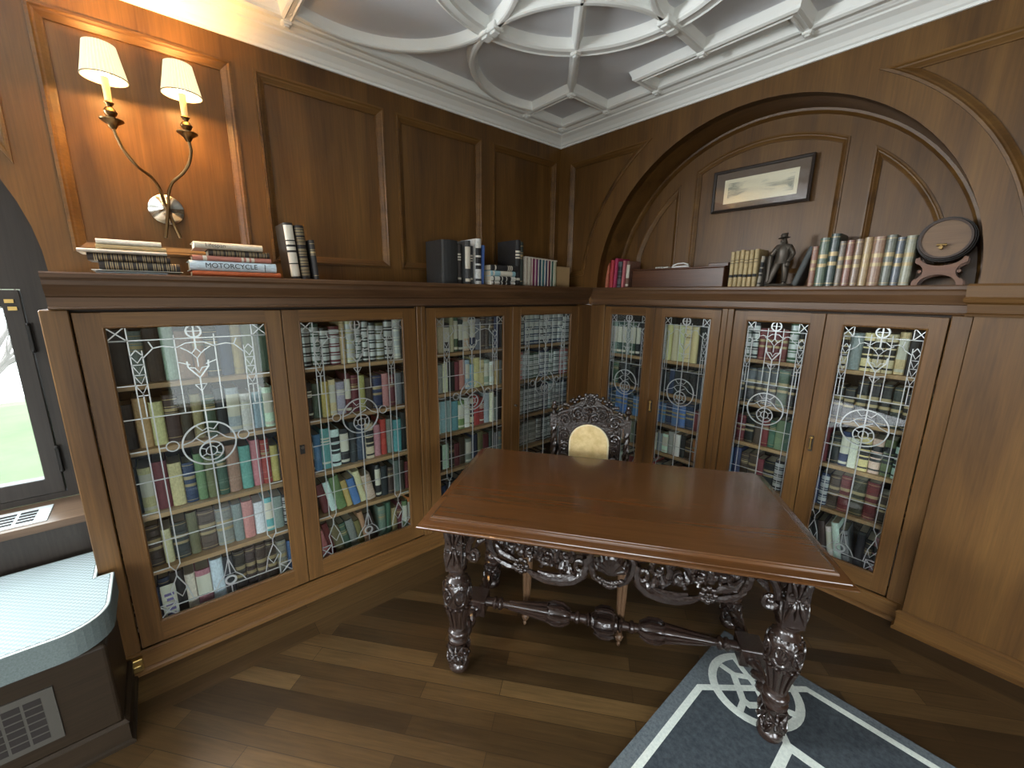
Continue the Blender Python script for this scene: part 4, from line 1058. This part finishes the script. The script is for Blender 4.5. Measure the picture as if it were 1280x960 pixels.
STN = {'0': 'plain', '1': 'gilt lined', '2': 'ribbed leather', '3': 'silver tooled', '4': 'pale labelled', '5': 'lettered', '6': 'dark lettered', '7': 'black banded'}
ORD = ['first','second','third','fourth','fifth','sixth','seventh','eighth','ninth','tenth','eleventh','twelfth','thirteenth','fourteenth','fifteenth','sixteenth','seventeenth','eighteenth','nineteenth','twentieth']
def shelf_book(mesh, M, col, label, group, stuff=None):
    if stuff is not None: stuff.append((mesh, M, col)); return None
    o = bpy.data.objects.new('book', mesh); COL.objects.link(o); o.matrix_world = M
    o.color = tuple(col)+(1,); return tag(o, label, 'book', group)
def fill_row(side, s0, s1, z, hmax, spec, depth0, dmax, where, group, stuff, seed, hs=(.72,.93)):
    """spec: space separated colour letter + style digit; / after a book leans it to the left"""
    r = random.Random(seed); toks = spec.split(); n = len(toks)
    ws = [r.uniform(.75,1.25) * (1.25 if t[1] in '23' else 1) for t in toks]
    lean = [t.endswith('/') for t in toks]
    hts = []; prev = None
    for t in toks:
        if t[:2] == prev: hts.append(hts[-1])
        else: hts.append(min(hmax*r.uniform(*hs), .245))
        prev = t[:2]
    for i in range(1, n):
        if toks[i][:2] == toks[i-1][:2]: ws[i] = ws[i-1]
    LA = math.radians(11)
    gaps = [.0012]*n
    extra = 0
    for i in range(n):
        if lean[i] and (i == 0 or not lean[i-1]): extra += .004
        if lean[i] and (i == 0 or not lean[i-1]): extra += math.sin(LA)*hts[i] + .002
    k = (s1 - s0 - sum(gaps) - extra - .006) / sum(w/(math.cos(LA) if l else 1) for w, l in zip(ws, lean))
    k = min(k, .052)
    x = s0 + .003
    for i, t in enumerate(toks):
        w = ws[i]*k; h = hts[i]; dp = min(dmax, h*r.uniform(.62,.74)); d = depth0 + r.uniform(0,.012)
        (col, cn), st = PAL[t[0]], t[1]
        col = tuple(min(.85, c*r.uniform(1.0,1.4)) for c in col)
        if lean[i]:
            # leaning to the left: bottom edge shifted right, top to the left
            wf = w/math.cos(LA)
            if i == 0 or not lean[i-1]: x += .004; run = math.sin(LA)*h
            last = (i == n-1) or not lean[i+1]
            base = x + wf/2 + (0)
            # the books lean against what stands on their left, so shift bottoms right
            R_l = Matrix.Rotation(-LA, 4, 'Y')
            shift = run
            px_ = base + shift; pz = z + math.sin(LA)*w/2 + .0005
            x += wf + .001
            if last: x += shift + .002
        else:
            R_l = Matrix.Identity(4); px_ = x + w/2; pz = z + .0005; x += w + gaps[i]
        if side == 'L': W = Matrix.Translation((LX - d, px_, pz)) @ Matrix.Rotation(PI/2, 4, 'Z')
        else: W = Matrix.Translation((px_, RY + d, pz))
        W = W @ R_l @ Matrix.Diagonal((w, dp, h, 1))
        lab = '%s %s book, %s from left, %s' % (STN[st], cn, ORD[i] if i < 20 else 'last', where)
        shelf_book(book_mesh(STY[st]), W, col, lab, group, stuff)
TIERS = ['top shelf', 'second shelf', 'third shelf', 'fourth shelf', 'bottom shelf']
def fill_door(side, key, s0, s1, rows, depth0, dmax, dn, stuff, seed, hs=(.72,.93)):
    zs = SHELF[key]; tops = [1.503] + [z-.022 for z in zs]; bots = list(zs) + [.1265]
    for i, spec in enumerate(rows):
        if spec: fill_row(side, s0, s1, bots[i], tops[i]-bots[i]-.012, spec, depth0, dmax, '%s, %s' % (TIERS[i], dn), 'books on the %s, %s' % (TIERS[i], dn), stuff, seed*10+i, hs)
rest = []
mid = -2.163
fill_door('L', 'L1', -2.880, mid-.012, ['d1 w0 k0 a1 d0 l0 t0 t1 h1 n0 y1 x0 g0','w5 w0 k0 y0 c0 d1 d0 t0 g1 h0 v4 w5 v0 w4 p0','d0 t0 k0 c4 m0 c0 n2 e0 x0 g1 t0 q0 p0 r1 y0 n0','d2 k2 d2 c0 h2 x0 d2 a2 a0 p0 w0 q4 a0 k3','w6 k0 n0 n1 k0 w0 p4 w0 h0 d2 d2 d2 d2 a2 b0'], .075, .20, 'leftmost glazed door', None, 11)
fill_door('L', 'L1', mid+.012, -1.480, ['r5 m0 k3 g3 k3 m3 c1 c3 g3 k3 h3 x3 k3 w3 d0 m1','s5 n0 k5 g0 y0 c4 v5 m4 m1 y0 d0 n2 p0 m1 a0 h0 k0','w0 n4 b0 q5 w6 k4 h0 n0 c6 p0 r0 a0 q0 h0 k1','n0 n1 m0/ w0/ e0/ y0/ b0/ c0/ c1/ k4 h0 d1 a0 d0 m0 x0','c0/ p0/ m0/ x0/ g1/ a0/ x0/ t0/ d0/ a1 g0 t0 m1 e4 o4 k0'], .070, .20, 'second glazed door from left', None, 12)
mid = -.767
fill_door('L', 'L2', -1.430, mid-.012, ['l4 c0 g4 c0 h4 c0 g4 h4 c4 n4 a0 d1 d0 k1 n0 k0','a0 s0 v0 l0 w0 k0 m0 p0 v4 s0 c0 c1 l4 w4 y0 a0','p0 w4 w0 s0 l0 q0 e4 w5 c6 r0 r5 v0 w0 a0 k0','k0 d0 h0 w0 d1 m0 d0 a4 n0 x0 m0 g0 a0 a1','h0 k0 n0 h0 k4 d0 n0 m0 a0 k0 h0 d0'], .070, .20, 'third glazed door from left', None, 13)
fill_door('L', 'L2', mid+.012, .012, ['h3 h3 h3 n3 n3 n3 h3 h3 n3 n3 n3 h3 h3 h3','d3 m3 p3 a3 g3 g3 n3 n3 g3 h3 r3 r3 a3 d0','a3 a3 a3 h3 h3 h3 n3 n3 a3 a3 h3 h3 h3 k0','a3 a3 a3 a3 h3 h3 h3 a3 a3 a3 d0','c0 w0 w4 a0 k0 n0 h0 k0'], .070, .20, 'fourth glazed door', rest, 14, (.84,.95))
mid = .900
fill_door('R', 'R1', .362, mid-.012, ['g4 g4 g4 l4 g4 g4 l0 g4 h4 k0 k0 g4','k0 h1 k0 g1 k0 h0 k0 k0 h0 k0','n2 b2 b2 n2 b2 b2 n2 b2 b2 n2','c0 c0 d0 k0 w0 c0 a0 k0 h0','k0 c0 k0 d0 w0 a0 k0 m0'], .062, .148, 'fifth glazed door', rest, 15)
fill_door('R', 'R1', mid+.012, 1.366, ['l3 c0 c0 c0 c1 c0 k0 w0 a3','k0 h0 n0 h0 k0 k0 h0 k0 k0','b2 b2 n2 b2 b2 n2 m0 m1 m0','w0 l0 w4 l0 w0 k0 d2 o2 d2 d2','r0 k0 h0 k0 m0 k0 h0 k0'], .062, .148, 'sixth glazed door', rest, 16)
mid = 1.884
fill_door('R', 'R2', 1.416, mid-.012, ['k3 g3 h3 m2 m2 m2 m2 g3 k2 n0 d3','a0 k2 h2 k2 k2 k2 g2 k2 k2 h2','x0 d2 m2 k2 d0 m1 g1 e0 g0 g1 k0','l0 b0 n0 d1 d2 m0 k2 k3 h0 n0','k0 h0 n0 d0 k0 h0 m0 k0 d0'], .062, .148, 'seventh glazed door', rest, 17)
fill_door('R', 'R2', mid+.012, 2.376, ['c6 c6 l0 c6 c6 c6 c4 k0 a3','k2 k2 h2 k2 k2 k2 h2 k2 g0 k0','m1 m0 k1 n4 w0 c6 c6 x6 l6 g0 a0','n0 n0 n3 d2 m2 d2 m2 d2 d2 k2','a0/ k0/ k0/ d0/ w4/ w0/ a7/ k0 k1 p6 k0 v0 k0'], .062, .148, 'rightmost glazed door', None, 18)
lf = MB(); lf.box(.290,-2.742,.1270,.293,-2.690,.335); lf.mi = 1
for k in range(5): lf.box(.2928,-2.732+.006*(k % 2),.185+.024*k,.2936,-2.702+.004*(k % 3),.198+.024*k)
tag(lf.build('leaflet', [M_paper, plain('violet_print', (.16,.12,.30,1), .7)]), 'small pale leaflet with violet print standing low behind the leftmost glazed door', 'leaflet')
# the books of the four doors round the corner, past the three hundred nearest, as one object
verts = []; faces = []; mats_ix = []; cols = []
slot = {}; mlist = []
for mesh, M, col in rest:
    o = len(verts); verts += [tuple(M @ v.co) for v in mesh.vertices]
    for p in mesh.polygons:
        mm = mesh.materials[p.material_index]
        if mm.name not in slot: slot[mm.name] = len(mlist); mlist.append(mm)
        faces.append([q+o for q in p.vertices]); mats_ix.append(slot[mm.name]); cols.append(col)
def attr_book_mat(name, rough):
    m, nt, b = new_mat(name); at = nt.nodes.new('ShaderNodeAttribute'); at.attribute_name = 'binding_colour'
    nt.links.new(at.outputs['Color'], b.inputs['Base Color']); b.inputs['Roughness'].default_value = rough; return m
sub = {M_cloth.name: attr_book_mat('mixed_cloth', .62), M_leather.name: attr_book_mat('mixed_leather', .34)}
me = bpy.data.meshes.new('books'); me.from_pydata(verts, [], faces)
for mm in mlist: me.materials.append(sub.get(mm.name, mm))
me.polygons.foreach_set('material_index', mats_ix)
ca_ = me.attributes.new('binding_colour', 'FLOAT_COLOR', 'FACE')
ca_.data.foreach_set('color', [q for c in cols for q in (c[0], c[1], c[2], 1)])
bo_ = bpy.data.objects.new('shelved_books', me); COL.objects.link(bo_)
tag(bo_, 'rows of bound books behind the four glazed doors nearest the corner', 'books', kind='stuff')

# books and things standing on the ledges
LZ = 1.6605
def ledge_book(side, s, d, w, dp, h, col, style, label, group, lie=False, tilt=0, z=LZ, yaw=0):
    """s along the wall: middle of the spine (standing) or of its length (lying); d: distance of the spine in front of the wall"""
    o = bpy.data.objects.new('book', book_mesh(style, False)); COL.objects.link(o); o.color = tuple(col)+(1,)
    c = bpy.data.objects.new('page_block', PAGES); COL.objects.link(c); c.parent = o
    base = Matrix.Translation((d, s, z)) @ Matrix.Rotation(PI/2, 4, 'Z') if side == 'L' else Matrix.Translation((s, d, z))
    base = base @ Matrix.Rotation(yaw, 4, 'Z')
    if lie: M = base @ Matrix.Translation((-h/2, 0, w/2)) @ Matrix.Rotation(PI/2, 4, 'Y')
    else: M = base @ Matrix.Translation((0, 0, abs(math.sin(tilt))*w/2)) @ Matrix.Rotation(tilt, 4, 'Y')
    o.matrix_world = M @ Matrix.Diagonal((w, dp, h, 1))
    return tag(o, label, 'book', group)
def spine_text(book, txt, size, mat, frame):
    cu = bpy.data.curves.new('spine_lettering', 'FONT'); cu.body = txt; cu.size = size; cu.align_x = 'CENTER'; cu.align_y = 'CENTER'; cu.extrude = .0003
    t = bpy.data.objects.new('tmp', cu); COL.objects.link(t)
    dg = bpy.context.evaluated_depsgraph_get()
    me = bpy.data.meshes.new_from_object(t.evaluated_get(dg)); bpy.data.objects.remove(t)
    o = bpy.data.objects.new('spine_lettering', me); COL.objects.link(o); me.materials.append(mat)
    o.parent = book; o.matrix_parent_inverse = book.matrix_world.inverted(); o.matrix_basis = frame
    return o
P = lambda k: PAL[k][0]
RL = Matrix(((0,0,1,0),(1,0,0,0),(0,1,0,0),(0,0,0,1)))    # text plane facing +x, reading along +y
G1 = 'books lying in the left stack'; z = LZ
st1 = [(.010,.20,.205,(.42,.50,.55),'plain','thin pale blue book at the bottom of the stack under the sconce',-2.645,.285),
       (.004,.21,.265,(.62,.60,.52),'plain','thin cream pamphlet second from bottom of the stack under the sconce',-2.625,.29),
       (.030,.17,.235,(.030,.024,.022),'mottled','black silver-tooled book just above the cream pamphlet under the sconce',-2.618,.288),
       (.028,.165,.235,(.030,.022,.020),'mottled','black gilt-ribbed book in the middle of the stack under the sconce',-2.645,.284),
       (.013,.19,.250,(.60,.58,.52),'plain','white thin book jutting left from the stack under the sconce',-2.660,.30),
       (.018,.16,.200,(.42,.30,.14),'plain','tan cloth book second from top of the stack under the sconce',-2.635,.286),
       (.019,.16,.185,(.66,.63,.55),'plain','white book on top of the stack under the sconce',-2.640,.282)]
for w, dp, h, col, sty, lab, s, d in st1:
    ledge_book('L', s, d, w, dp, h, col, sty, lab, G1, lie=True, z=z); z += w + .0006
G2 = 'books lying in the second stack'; z = LZ
st2 = [(.024,.20,.325,(.46,.10,.025),'plain','orange paperback at the bottom of the stack with the motorcycle book',-2.300,.292),
       (.040,.19,.315,(.52,.64,.70),'plain','thick pale blue motorcycle book',-2.310,.288),
       (.021,.18,.285,(.46,.18,.13),'title','salmon red book directly above the motorcycle book',-2.312,.284),
       (.026,.165,.225,(.036,.028,.024),'mottled','black tooled book second from top above the motorcycle book',-2.285,.278),
       (.027,.185,.245,(.66,.62,.50),'plain','cream book topmost above the motorcycle book',-2.322,.292)]
bks = []
for w, dp, h, col, sty, lab, s, d in st2:
    bks.append((ledge_book('L', s, d, w, dp, h, col, sty, lab, G2, lie=True, z=z), z, w, s, d)); z += w + .0006
b_, zb, wb_, s, d = bks[1]
spine_text(b_, 'MOTORCYCLE', .0285, M_black, Matrix.Translation((d+.0022, s-.012, zb+wb_/2)) @ RL)
spine_text(b_, '|', .036, M_black, Matrix.Translation((d+.001, s+.112, zb+wb_/2)) @ RL)
b_, zb, wb_, s, d = bks[4]
spine_text(b_, 'Lifespan', .022, plain('grey_ink', (.10,.095,.08,1), .7), Matrix.Translation((d+.0022, s-.05, zb+wb_/2)) @ RL)
tl = [(-2.066,.040,.17,.252,(.020,.018,.014),'cream','tall cream spined book, leftmost of the upright trio by the stacks',-.06),
      (-2.020,.040,.175,.246,(.018,.014,.012),'mottled','black tooled book, middle of the upright trio by the stacks',-.06),
      (-1.974,.026,.17,.185,(.035,.032,.030),'cloth','short charcoal book, right end of the upright trio by the stacks',-.06)]
for s, w, dp, h, col, sty, lab, ti in tl: ledge_book('L', s, .270, w, dp, h, col, sty, lab, 'upright books left of middle', tilt=ti)
ub = [(-1.196,.115,.20,.256,(.020,.021,.021),'plain','very thick worn black volume, leftmost of the upright ledge books',.255,.0),
      (-1.118,.030,.17,.240,(.05,.04,.035),'title','thin dark book beside the very thick black volume',.235,0),
      (-1.075,.038,.18,.262,(.05,.05,.05),'jacket','black and white jacketed book third from the thick volume',.27,0),
      (-1.034,.026,.17,.235,(.03,.03,.035),'title','narrow black book left of the tall white book',.245,0),
      (-.994,.042,.18,.280,(.66,.66,.63),'darktitle','tall white book on the ledge beside the blue one',.27,0),
      (-.953,.026,.17,.245,(.06,.14,.42),'plain','bright blue book on the ledge beside the tall white one',.25,.045)]
for s, w, dp, h, col, sty, lab, d, ti in ub: ledge_book('L', s, d, w, dp, h, col, sty, lab, 'upright books at middle of ledge', tilt=ti)
z = LZ
for w, h, col, sty, lab, s in [(.024,.205,(.66,.66,.62),'darktitle','white book at the bottom of the small stack of four',-.815),
                     (.032,.205,(.62,.62,.56),'darktitle','white lettered book second from bottom of the small stack of four',-.812),
                     (.034,.205,(.28,.48,.55),'jacket','light blue book in the small stack of four',-.812),
                     (.036,.230,(.02,.02,.022),'title','black book on top of the small stack of four',-.800)]:
    ledge_book('L', s, .295, w, .16, h, col, sty, lab, 'books in the small stack', lie=True, z=z); z += w + .0006
ledge_book('L', -.663, .275, .040, .21, .300, (.016,.016,.017), 'title', 'tall black book standing beside the small stack of four', 'upright books near corner')
ledge_book('L', -.622, .262, .032, .20, .292, (.035,.05,.042), 'cloth', 'tall dark green book beside the pale matching set', 'upright books near corner')
mc = [((.50,.44,.36),'beige'),((.50,.44,.36),'beige'),((.22,.03,.09),'crimson'),((.24,.05,.16),'plum'),((.03,.08,.13),'dark blue'),((.06,.20,.22),'teal'),((.06,.12,.20),'slate blue'),((.20,.03,.06),'dark red'),((.04,.14,.12),'deep green'),((.52,.54,.36),'pale lime')]
for i, (col, cn) in enumerate(mc):
    s = -.583 + i*.0318
    o = ledge_book('L', s, .268, .0305, .15, .200-.0012*i, col, 'plain', '%s slim volume, %s from left in the matching white-edged set' % (cn, ORD[i]), 'matching slim volumes near the corner')
    e_ = MB(); e_.box(-.5,-.012,0,-.36,.02,1); e_.box(-.5,-.012,.955,.5,.02,1)
    eo = e_.build('spine_edge', M_paper, o, loc=(0,0,0))
bx = MB(); bx.box(.08,-.252,LZ,.245,-.110,LZ+.150)
tag(bx.build('cardboard_box', plain('tan_card', (.40,.27,.13,1), .8), bevel=.003), 'plain tan card slipcase at the corner end of the ledge', 'box')

# right-hand ledge
rb = [(.400,.022,.150,.185,(.05,.10,.07),'title','green book at the left end of the niche ledge',.0),
      (.436,.034,.150,.187,(.48,.13,.07),'plain','coral book beside the green one at left end of niche',.0),
      (.478,.030,.155,.205,(.42,.03,.04),'plain','bright red book left of the long wooden box',.02),
      (.512,.026,.160,.215,(.42,.03,.10),'plain','tall magenta book left of the long wooden box',.03),
      (.549,.034,.150,.190,(.09,.10,.11),'darktitle','grey book between the magenta and pink ones',.03),
      (.584,.024,.155,.195,(.50,.14,.16),'plain','pink book near the end of the long wooden box',.03),
      (.620,.026,.150,.190,(.20,.10,.07),'jacket','brown pale-labelled book touching the long wooden box',.03)]
for s, w, dp, h, col, sty, lab, ti in rb: ledge_book('R', s-.006, .105, w, dp, h, col, sty, lab, 'coloured books left of the wooden box', tilt=ti)
m = MB(); m.box(.664,.105,LZ,1.318,.225,LZ+.118)
lb = m.build('long_wooden_box', wood('box_wood', (.05,.019,.009,1), (.085,.033,.015,1), (.12,.05,.022,1), axis='x', rough=.35), bevel=.003)
tag(lb, 'long low reddish wooden box on the niche ledge', 'box')
m = MB(); m.box(.658,.098,LZ+.1185,1.326,.232,LZ+.128); m.build('lid', lb.data.materials[0], lb, bevel=.003)
m = MB(); m.box(1.20,.14,LZ+.128,1.326,.232,LZ+.150); m.build('raised_end', lb.data.materials[0], lb, bevel=.003)
pz = LZ+.1285
m = MB()
for k in range(5): m.box(.820+.02*k,.150,pz,.836+.02*k,.215,pz+.012)
tag(m.build('card_stack', plain('white_card', (.66,.64,.58,1), .8)), 'low row of white cards lying on the long wooden box', 'cards')
m = MB(); Q = Matrix.Translation((1.005,.165,pz)) @ Matrix.Rotation(.25, 4, 'Z')
m.box(-.055,-.03,0,.055,.03,.010, Q); m.box(-.050,-.028,.010,.052,.028,.013, Q @ Matrix.Rotation(-.06, 4, 'Y')); m.tube([Q @ Vector(p) for p in ((-.05,-.03,.014),(-.02,-.03,.026),(.02,-.03,.030),(.052,-.03,.020))], .004, 6)
tag(m.build('folded_papers', plain('white_paper', (.72,.72,.70,1), .7)), 'folded white papers lying on the long wooden box', 'papers')
for i in range(6):
    ledge_book('R', 1.356+i*.0265, .110, .0235, .15, .206+.004*(i % 3), (.46,.36,.19), 'volume', 'cream dark-banded volume, %s of six right of the long wooden box' % ORD[i], 'cream volumes in the niche')
ledge_book('R', 1.517, .112, .020, .14, .172, (.34,.31,.25), 'darktitle', 'narrow black and white spined book beside the cream volumes', 'cream volumes in the niche', tilt=.05)
ledge_book('R', 1.545, .150, .028, .11, .178, (.010,.012,.016), 'plain', 'leaning black book behind the statuette', 'dark books by the statuette', tilt=.07)
ledge_book('R', 1.688, .140, .030, .13, .215, (.07,.078,.075), 'plain', 'dark grey book leaning right of the statuette', 'dark books by the statuette', tilt=.30)
lv = [(1.776,.030,.205,(.26,.13,.09),'tan brown'),(1.820,.044,.245,(.10,.14,.10),'grey green'),(1.868,.042,.262,(.035,.055,.05),'bottle green'),(1.908,.028,.222,(.20,.17,.14),'drab'),
      (1.943,.034,.224,(.24,.12,.09),'rust'),(1.981,.034,.226,(.22,.15,.10),'umber'),(2.019,.034,.232,(.36,.26,.14),'honey'),(2.064,.048,.232,(.28,.17,.11),'chestnut'),
      (2.111,.040,.235,(.13,.14,.11),'moss grey'),(2.149,.030,.222,(.12,.14,.16),'blue grey'),(2.188,.040,.226,(.30,.30,.22),'pale olive')]
xl = 1.762
for i, (s, w, h, col, cn) in enumerate(lv):
    w *= .98; s = xl + w/2; xl += w + .001
    ledge_book('R', s, .100, w, .15, h, col, 'band', '%s leather volume with gilt ribs, %s from left of the row by the keg' % (cn, ORD[i]), 'leather volumes in the niche')

# statuette: a striding man in a brimmed hat
def statuette(loc, s):
    root = empty('statuette', loc, 'small dark bronze statuette of a striding man in a brimmed hat', 'statuette')
    J = [(0,0,.50),(0,.01,.62),(0,.005,.74),(0,-.005,.815),(-.008,-.018,.865),(-.010,-.018,.935),
         (-.050,0,.49),(-.10,-.05,.31),(-.165,-.055,.075),(-.200,-.11,.060),
         (.055,.01,.49),(.075,.0,.29),(.075,.03,.07),(.085,-.06,.058),
         (.105,0,.750),(.180,.02,.62),(.135,-.055,.50),(.11,-.075,.47),
         (-.105,0,.745),(-.180,-.01,.63),(-.215,-.03,.60)]
    E_ = [(0,1),(1,2),(2,3),(3,4),(4,5),(0,6),(6,7),(7,8),(8,9),(0,10),(10,11),(11,12),(12,13),(2,14),(14,15),(15,16),(16,17),(2,18),(18,19),(19,20)]
    Rr = [.100,.095,.105,.045,.058,.052,.078,.066,.040,.034,.078,.064,.040,.034,.066,.048,.038,.032,.066,.048,.036]
    me = bpy.data.meshes.new('figure'); me.from_pydata([tuple(c*s for c in j) for j in J], E_, [])
    o = bpy.data.objects.new('figure', me); COL.objects.link(o); o.parent = root
    sk = o.modifiers.new('skin', 'SKIN'); sk.use_smooth_shade = True
    if not me.skin_vertices: me.attributes
    for i, r in enumerate(Rr):
        q = me.skin_vertices[0].data[i]; q.radius = (r*s, r*s); q.use_root = (i == 0)
    o.modifiers.new('sub', 'SUBSURF').levels = 2; o.modifiers['sub'].render_levels = 2
    me.materials.append(M_bronze)
    m = MB(); Q = Matrix.Translation((-.010*s,-.018*s,.925*s)) @ Matrix.Rotation(-.10, 4, 'Y') @ Matrix.Translation((0,0,-.925*s))
    m.lathe([(.10*s,.925*s),(.105*s,.932*s),(.062*s,.945*s),(.060*s,.985*s),(.045*s,1.01*s),(.01*s,1.015*s)], 16, Q); m.ball((.03*s,0,1.0*s), (.02*s,.02*s,.03*s)); m.build('hat', M_bronze, root, loc=(0,0,0), smooth=True)
    m = MB(); m.ball((-.010*s,-.072*s,.895*s), (.010*s,.020*s,.018*s)); m.ball((-.010*s,-.062*s,.850*s), (.032*s,.024*s,.026*s)); m.build('beard', M_bronze, root, loc=(0,0,0), smooth=True)
    m = MB(); m.lathe([(.150*s,.44*s),(.135*s,.50*s),(.118*s,.58*s),(.118*s,.66*s),(.124*s,.72*s),(.08*s,.79*s)], 16, Matrix.Diagonal((1,.8,1,1))); m.build('coat', M_bronze, root, loc=(0,0,0), smooth=True)
    m = MB(); m.ball((.115*s,-.075*s,.42*s), (.045*s,.04*s,.06*s), 10, 7); m.tube([(.11*s,-.06*s,.49*s),(.10*s,-.08*s,.46*s)], .012*s, 6); m.build('bag', M_bronze, root, loc=(0,0,0), smooth=True)
    m = MB(); m.lathe([(.05*s,.05*s),(.045*s,.30*s),(.055*s,.5*s),(.04*s,.60*s)], 9, Matrix.Translation((-.215*s,.0,0))); m.build('stump', M_bronze, root, loc=(0,0,0))
    m = MB(); m.lathe([(.24*s,0),(.25*s,.012*s),(.24*s,.025*s),(.21*s,.03*s),(.20*s,.05*s),(.0,.052*s)], 24, Matrix.Diagonal((1.05,.75,1,1))); m.build('base', M_bronze, root, loc=(0,0,0), smooth=True)
statuette((1.628,.105,LZ), .282)

# small keg on its stand
ks = empty('keg_stand', (2.262,.14,LZ), 'small scrolled wooden stand under the keg', 'stand', world=True)
def stand_plate():
    cx, w, z0, z1 = 2.262, .082, LZ, LZ+.118
    pts = []
    pts += [(cx-w, z0)] + [(cx+.062*math.cos(math.radians(a)), z0+.046*math.sin(math.radians(a))) for a in range(180,-1,-15)] + [(cx+w, z0), (cx+w, z0+.016)]
    pts += [(cx+w+.004+.034*math.cos(math.radians(a)), z0+.060+.036*math.sin(math.radians(a))) for a in range(255,104,-15)]
    pts += [(cx+w, z1-.018), (cx+w, z1)]
    pts += [(cx+.068*math.cos(math.radians(a)), z1+.004+.038*math.sin(math.radians(a))) for a in range(0,-181,-15)]
    pts += [(cx-w, z1), (cx-w, z1-.018)]
    pts += [(cx-w-.004+.034*math.cos(math.radians(a)), z0+.060+.036*math.sin(math.radians(a))) for a in range(75,-76,-15)]
    pts += [(cx-w, z0+.016)]
    out = []
    for p in pts:
        if not out or (Vector(p)-Vector(out[-1])).length > 1e-4: out.append(p)
    return out
M_stand = wood('stand_wood', (.09,.032,.012,1), (.14,.055,.022,1), (.2,.085,.035,1), axis='x', rough=.4)
for y in (.062,.200):
    m = MB(); m.prism(stand_plate()[::-1], -y-.018, -y, lambda u, v, h: (u, -h, v)); m.build('scrolled_end', M_stand, ks)
m = MB()
for x in (2.20,2.324): m.tube([(x,.06,LZ+.060),(x,.21,LZ+.060)], .007, 8)
m.build('tie_rod', M_stand, ks)
keg = empty('wooden_keg', (2.262,.14,LZ+.20), 'small dark wooden keg lying end-on on its stand', 'barrel', world=True)
Q = Matrix.Translation((2.262,.045,LZ+.197)) @ Matrix.Rotation(-PI/2, 4, 'X')
M_keg = wood('keg_staves', (.025,.012,.007,1), (.045,.022,.012,1), (.06,.03,.016,1), axis='y', rough=.5)
m = MB(); m.lathe([(.076,.012),(.076,.0),(.084,.0),(.092,.05),(.096,.095),(.092,.14),(.084,.19),(.076,.19),(.076,.178)], 28, Q); m.build('staves', M_keg, keg, smooth=True)
m = MB(); m.lathe([(.076,.008),(.076,.014)], 28, Q); m.build('keg_head', wood('keg_head_wood', (.11,.06,.03,1), (.17,.095,.045,1), (.22,.13,.065,1), axis='x', rough=.45), keg)
for z0 in (.018,.050,.138,.168):
    m = MB(); rr = .084+.012*math.sin(PI*(z0+.005)/.19)
    m.lathe([(rr-.004,z0),(rr+.0015,z0),(rr+.002,z0+.012),(rr-.004,z0+.012)], 28, Q); m.build('hoop', M_iron, keg, smooth=True)
m = MB(); m.tube([(2.255,.055,LZ+.158),(2.255,.020,LZ+.158)], .007, 8); m.tube([(2.240,.030,LZ+.170),(2.272,.030,LZ+.170)], .005, 8); m.tube([(2.255,.026,LZ+.158),(2.255,.026,LZ+.170)], .004, 6); m.build('tap', plain('dark_tap_brass', (.22,.14,.05,1), .45, .8), keg)

# ------------------------------------------------------------------ light
W = bpy.data.worlds.new('World'); SC.world = W; W.use_nodes = True; nt = W.node_tree
bg = nt.nodes['Background']; tc = nt.nodes.new('ShaderNodeTexCoord'); sx_ = nt.nodes.new('ShaderNodeSeparateXYZ')
nt.links.new(tc.outputs['Generated'], sx_.inputs[0])
sky = ramp(nt, sx_.outputs['Z'], [(0, (.05,.06,.045,1)), (.012, (.16,.17,.17,1)), (.05, (.80,.86,.90,1)), (.3, (.95,1.0,1.05,1)), (.6, (.85,.93,1.0,1))])
nt.links.new(sky, bg.inputs['Color']); bg.inputs['Strength'].default_value = 5.5
def area_light(name, loc, rot, sx, sy, power, col, portal=False):  # rectangular area lamp; all but the portal are added
    L = bpy.data.lights.new(name, 'AREA'); L.shape = 'RECTANGLE'; L.size = sx; L.size_y = sy; L.energy = power; L.color = col
    L.cycles.is_portal = portal
    o = bpy.data.objects.new(name, L); COL.objects.link(o); o.location = loc; o.rotation_euler = rot; return o
area_light('window_portal', (-.30,ALC_Y,1.60), (0, -PI/2, 0), 1.9, 1.75, 10, (1,1,1), True)
area_light('fill_east', (XE+.05,-2.1,.88), (0, PI/2, 0), 1.2, .95, 6, (.90,.97,1.0))  # added lamp in a guessed opening, leaves faint haze on the door glass
area_light('fill_left', (-.05,-5.9,2.15), (0, -PI/2, 0), .85, 1.75, 12, (.92,.98,1.0))  # added fill in an invented high opening, lights the right side
area_light('added_key_transom', (WXP-.02,ALC_Y,1.98), (0, -PI/2, 0), .50, 1.10, 88, (.93,.98,1.0))  # added key lamp just inside the transom, boosts the alcove window's daylight
area_light('fill_east_low', (XE+.05,-5.25,.85), (0, PI/2, 0), 1.05, 2.8, 26, (.90,.97,1.0))  # added fill set low to lift the ceiling and left bookcases
area_light('fill_back', (2.1,YB-.05,2.15), (PI/2, 0, 0), 2.9, .85, 14, (.93,.98,1.0))  # added fill in the guessed high opening behind the camera
vs_ = SC.view_settings
vs_.view_transform = 'Standard'; vs_.look = 'None'; vs_.gamma = 1; vs_.use_curve_mapping = False; vs_.exposure = 1.2
SC.cycles.use_denoising = True
SC.cycles.max_bounces = 8; SC.cycles.transparent_max_bounces = 16
SC.cycles.caustics_reflective = False; SC.cycles.caustics_refractive = False
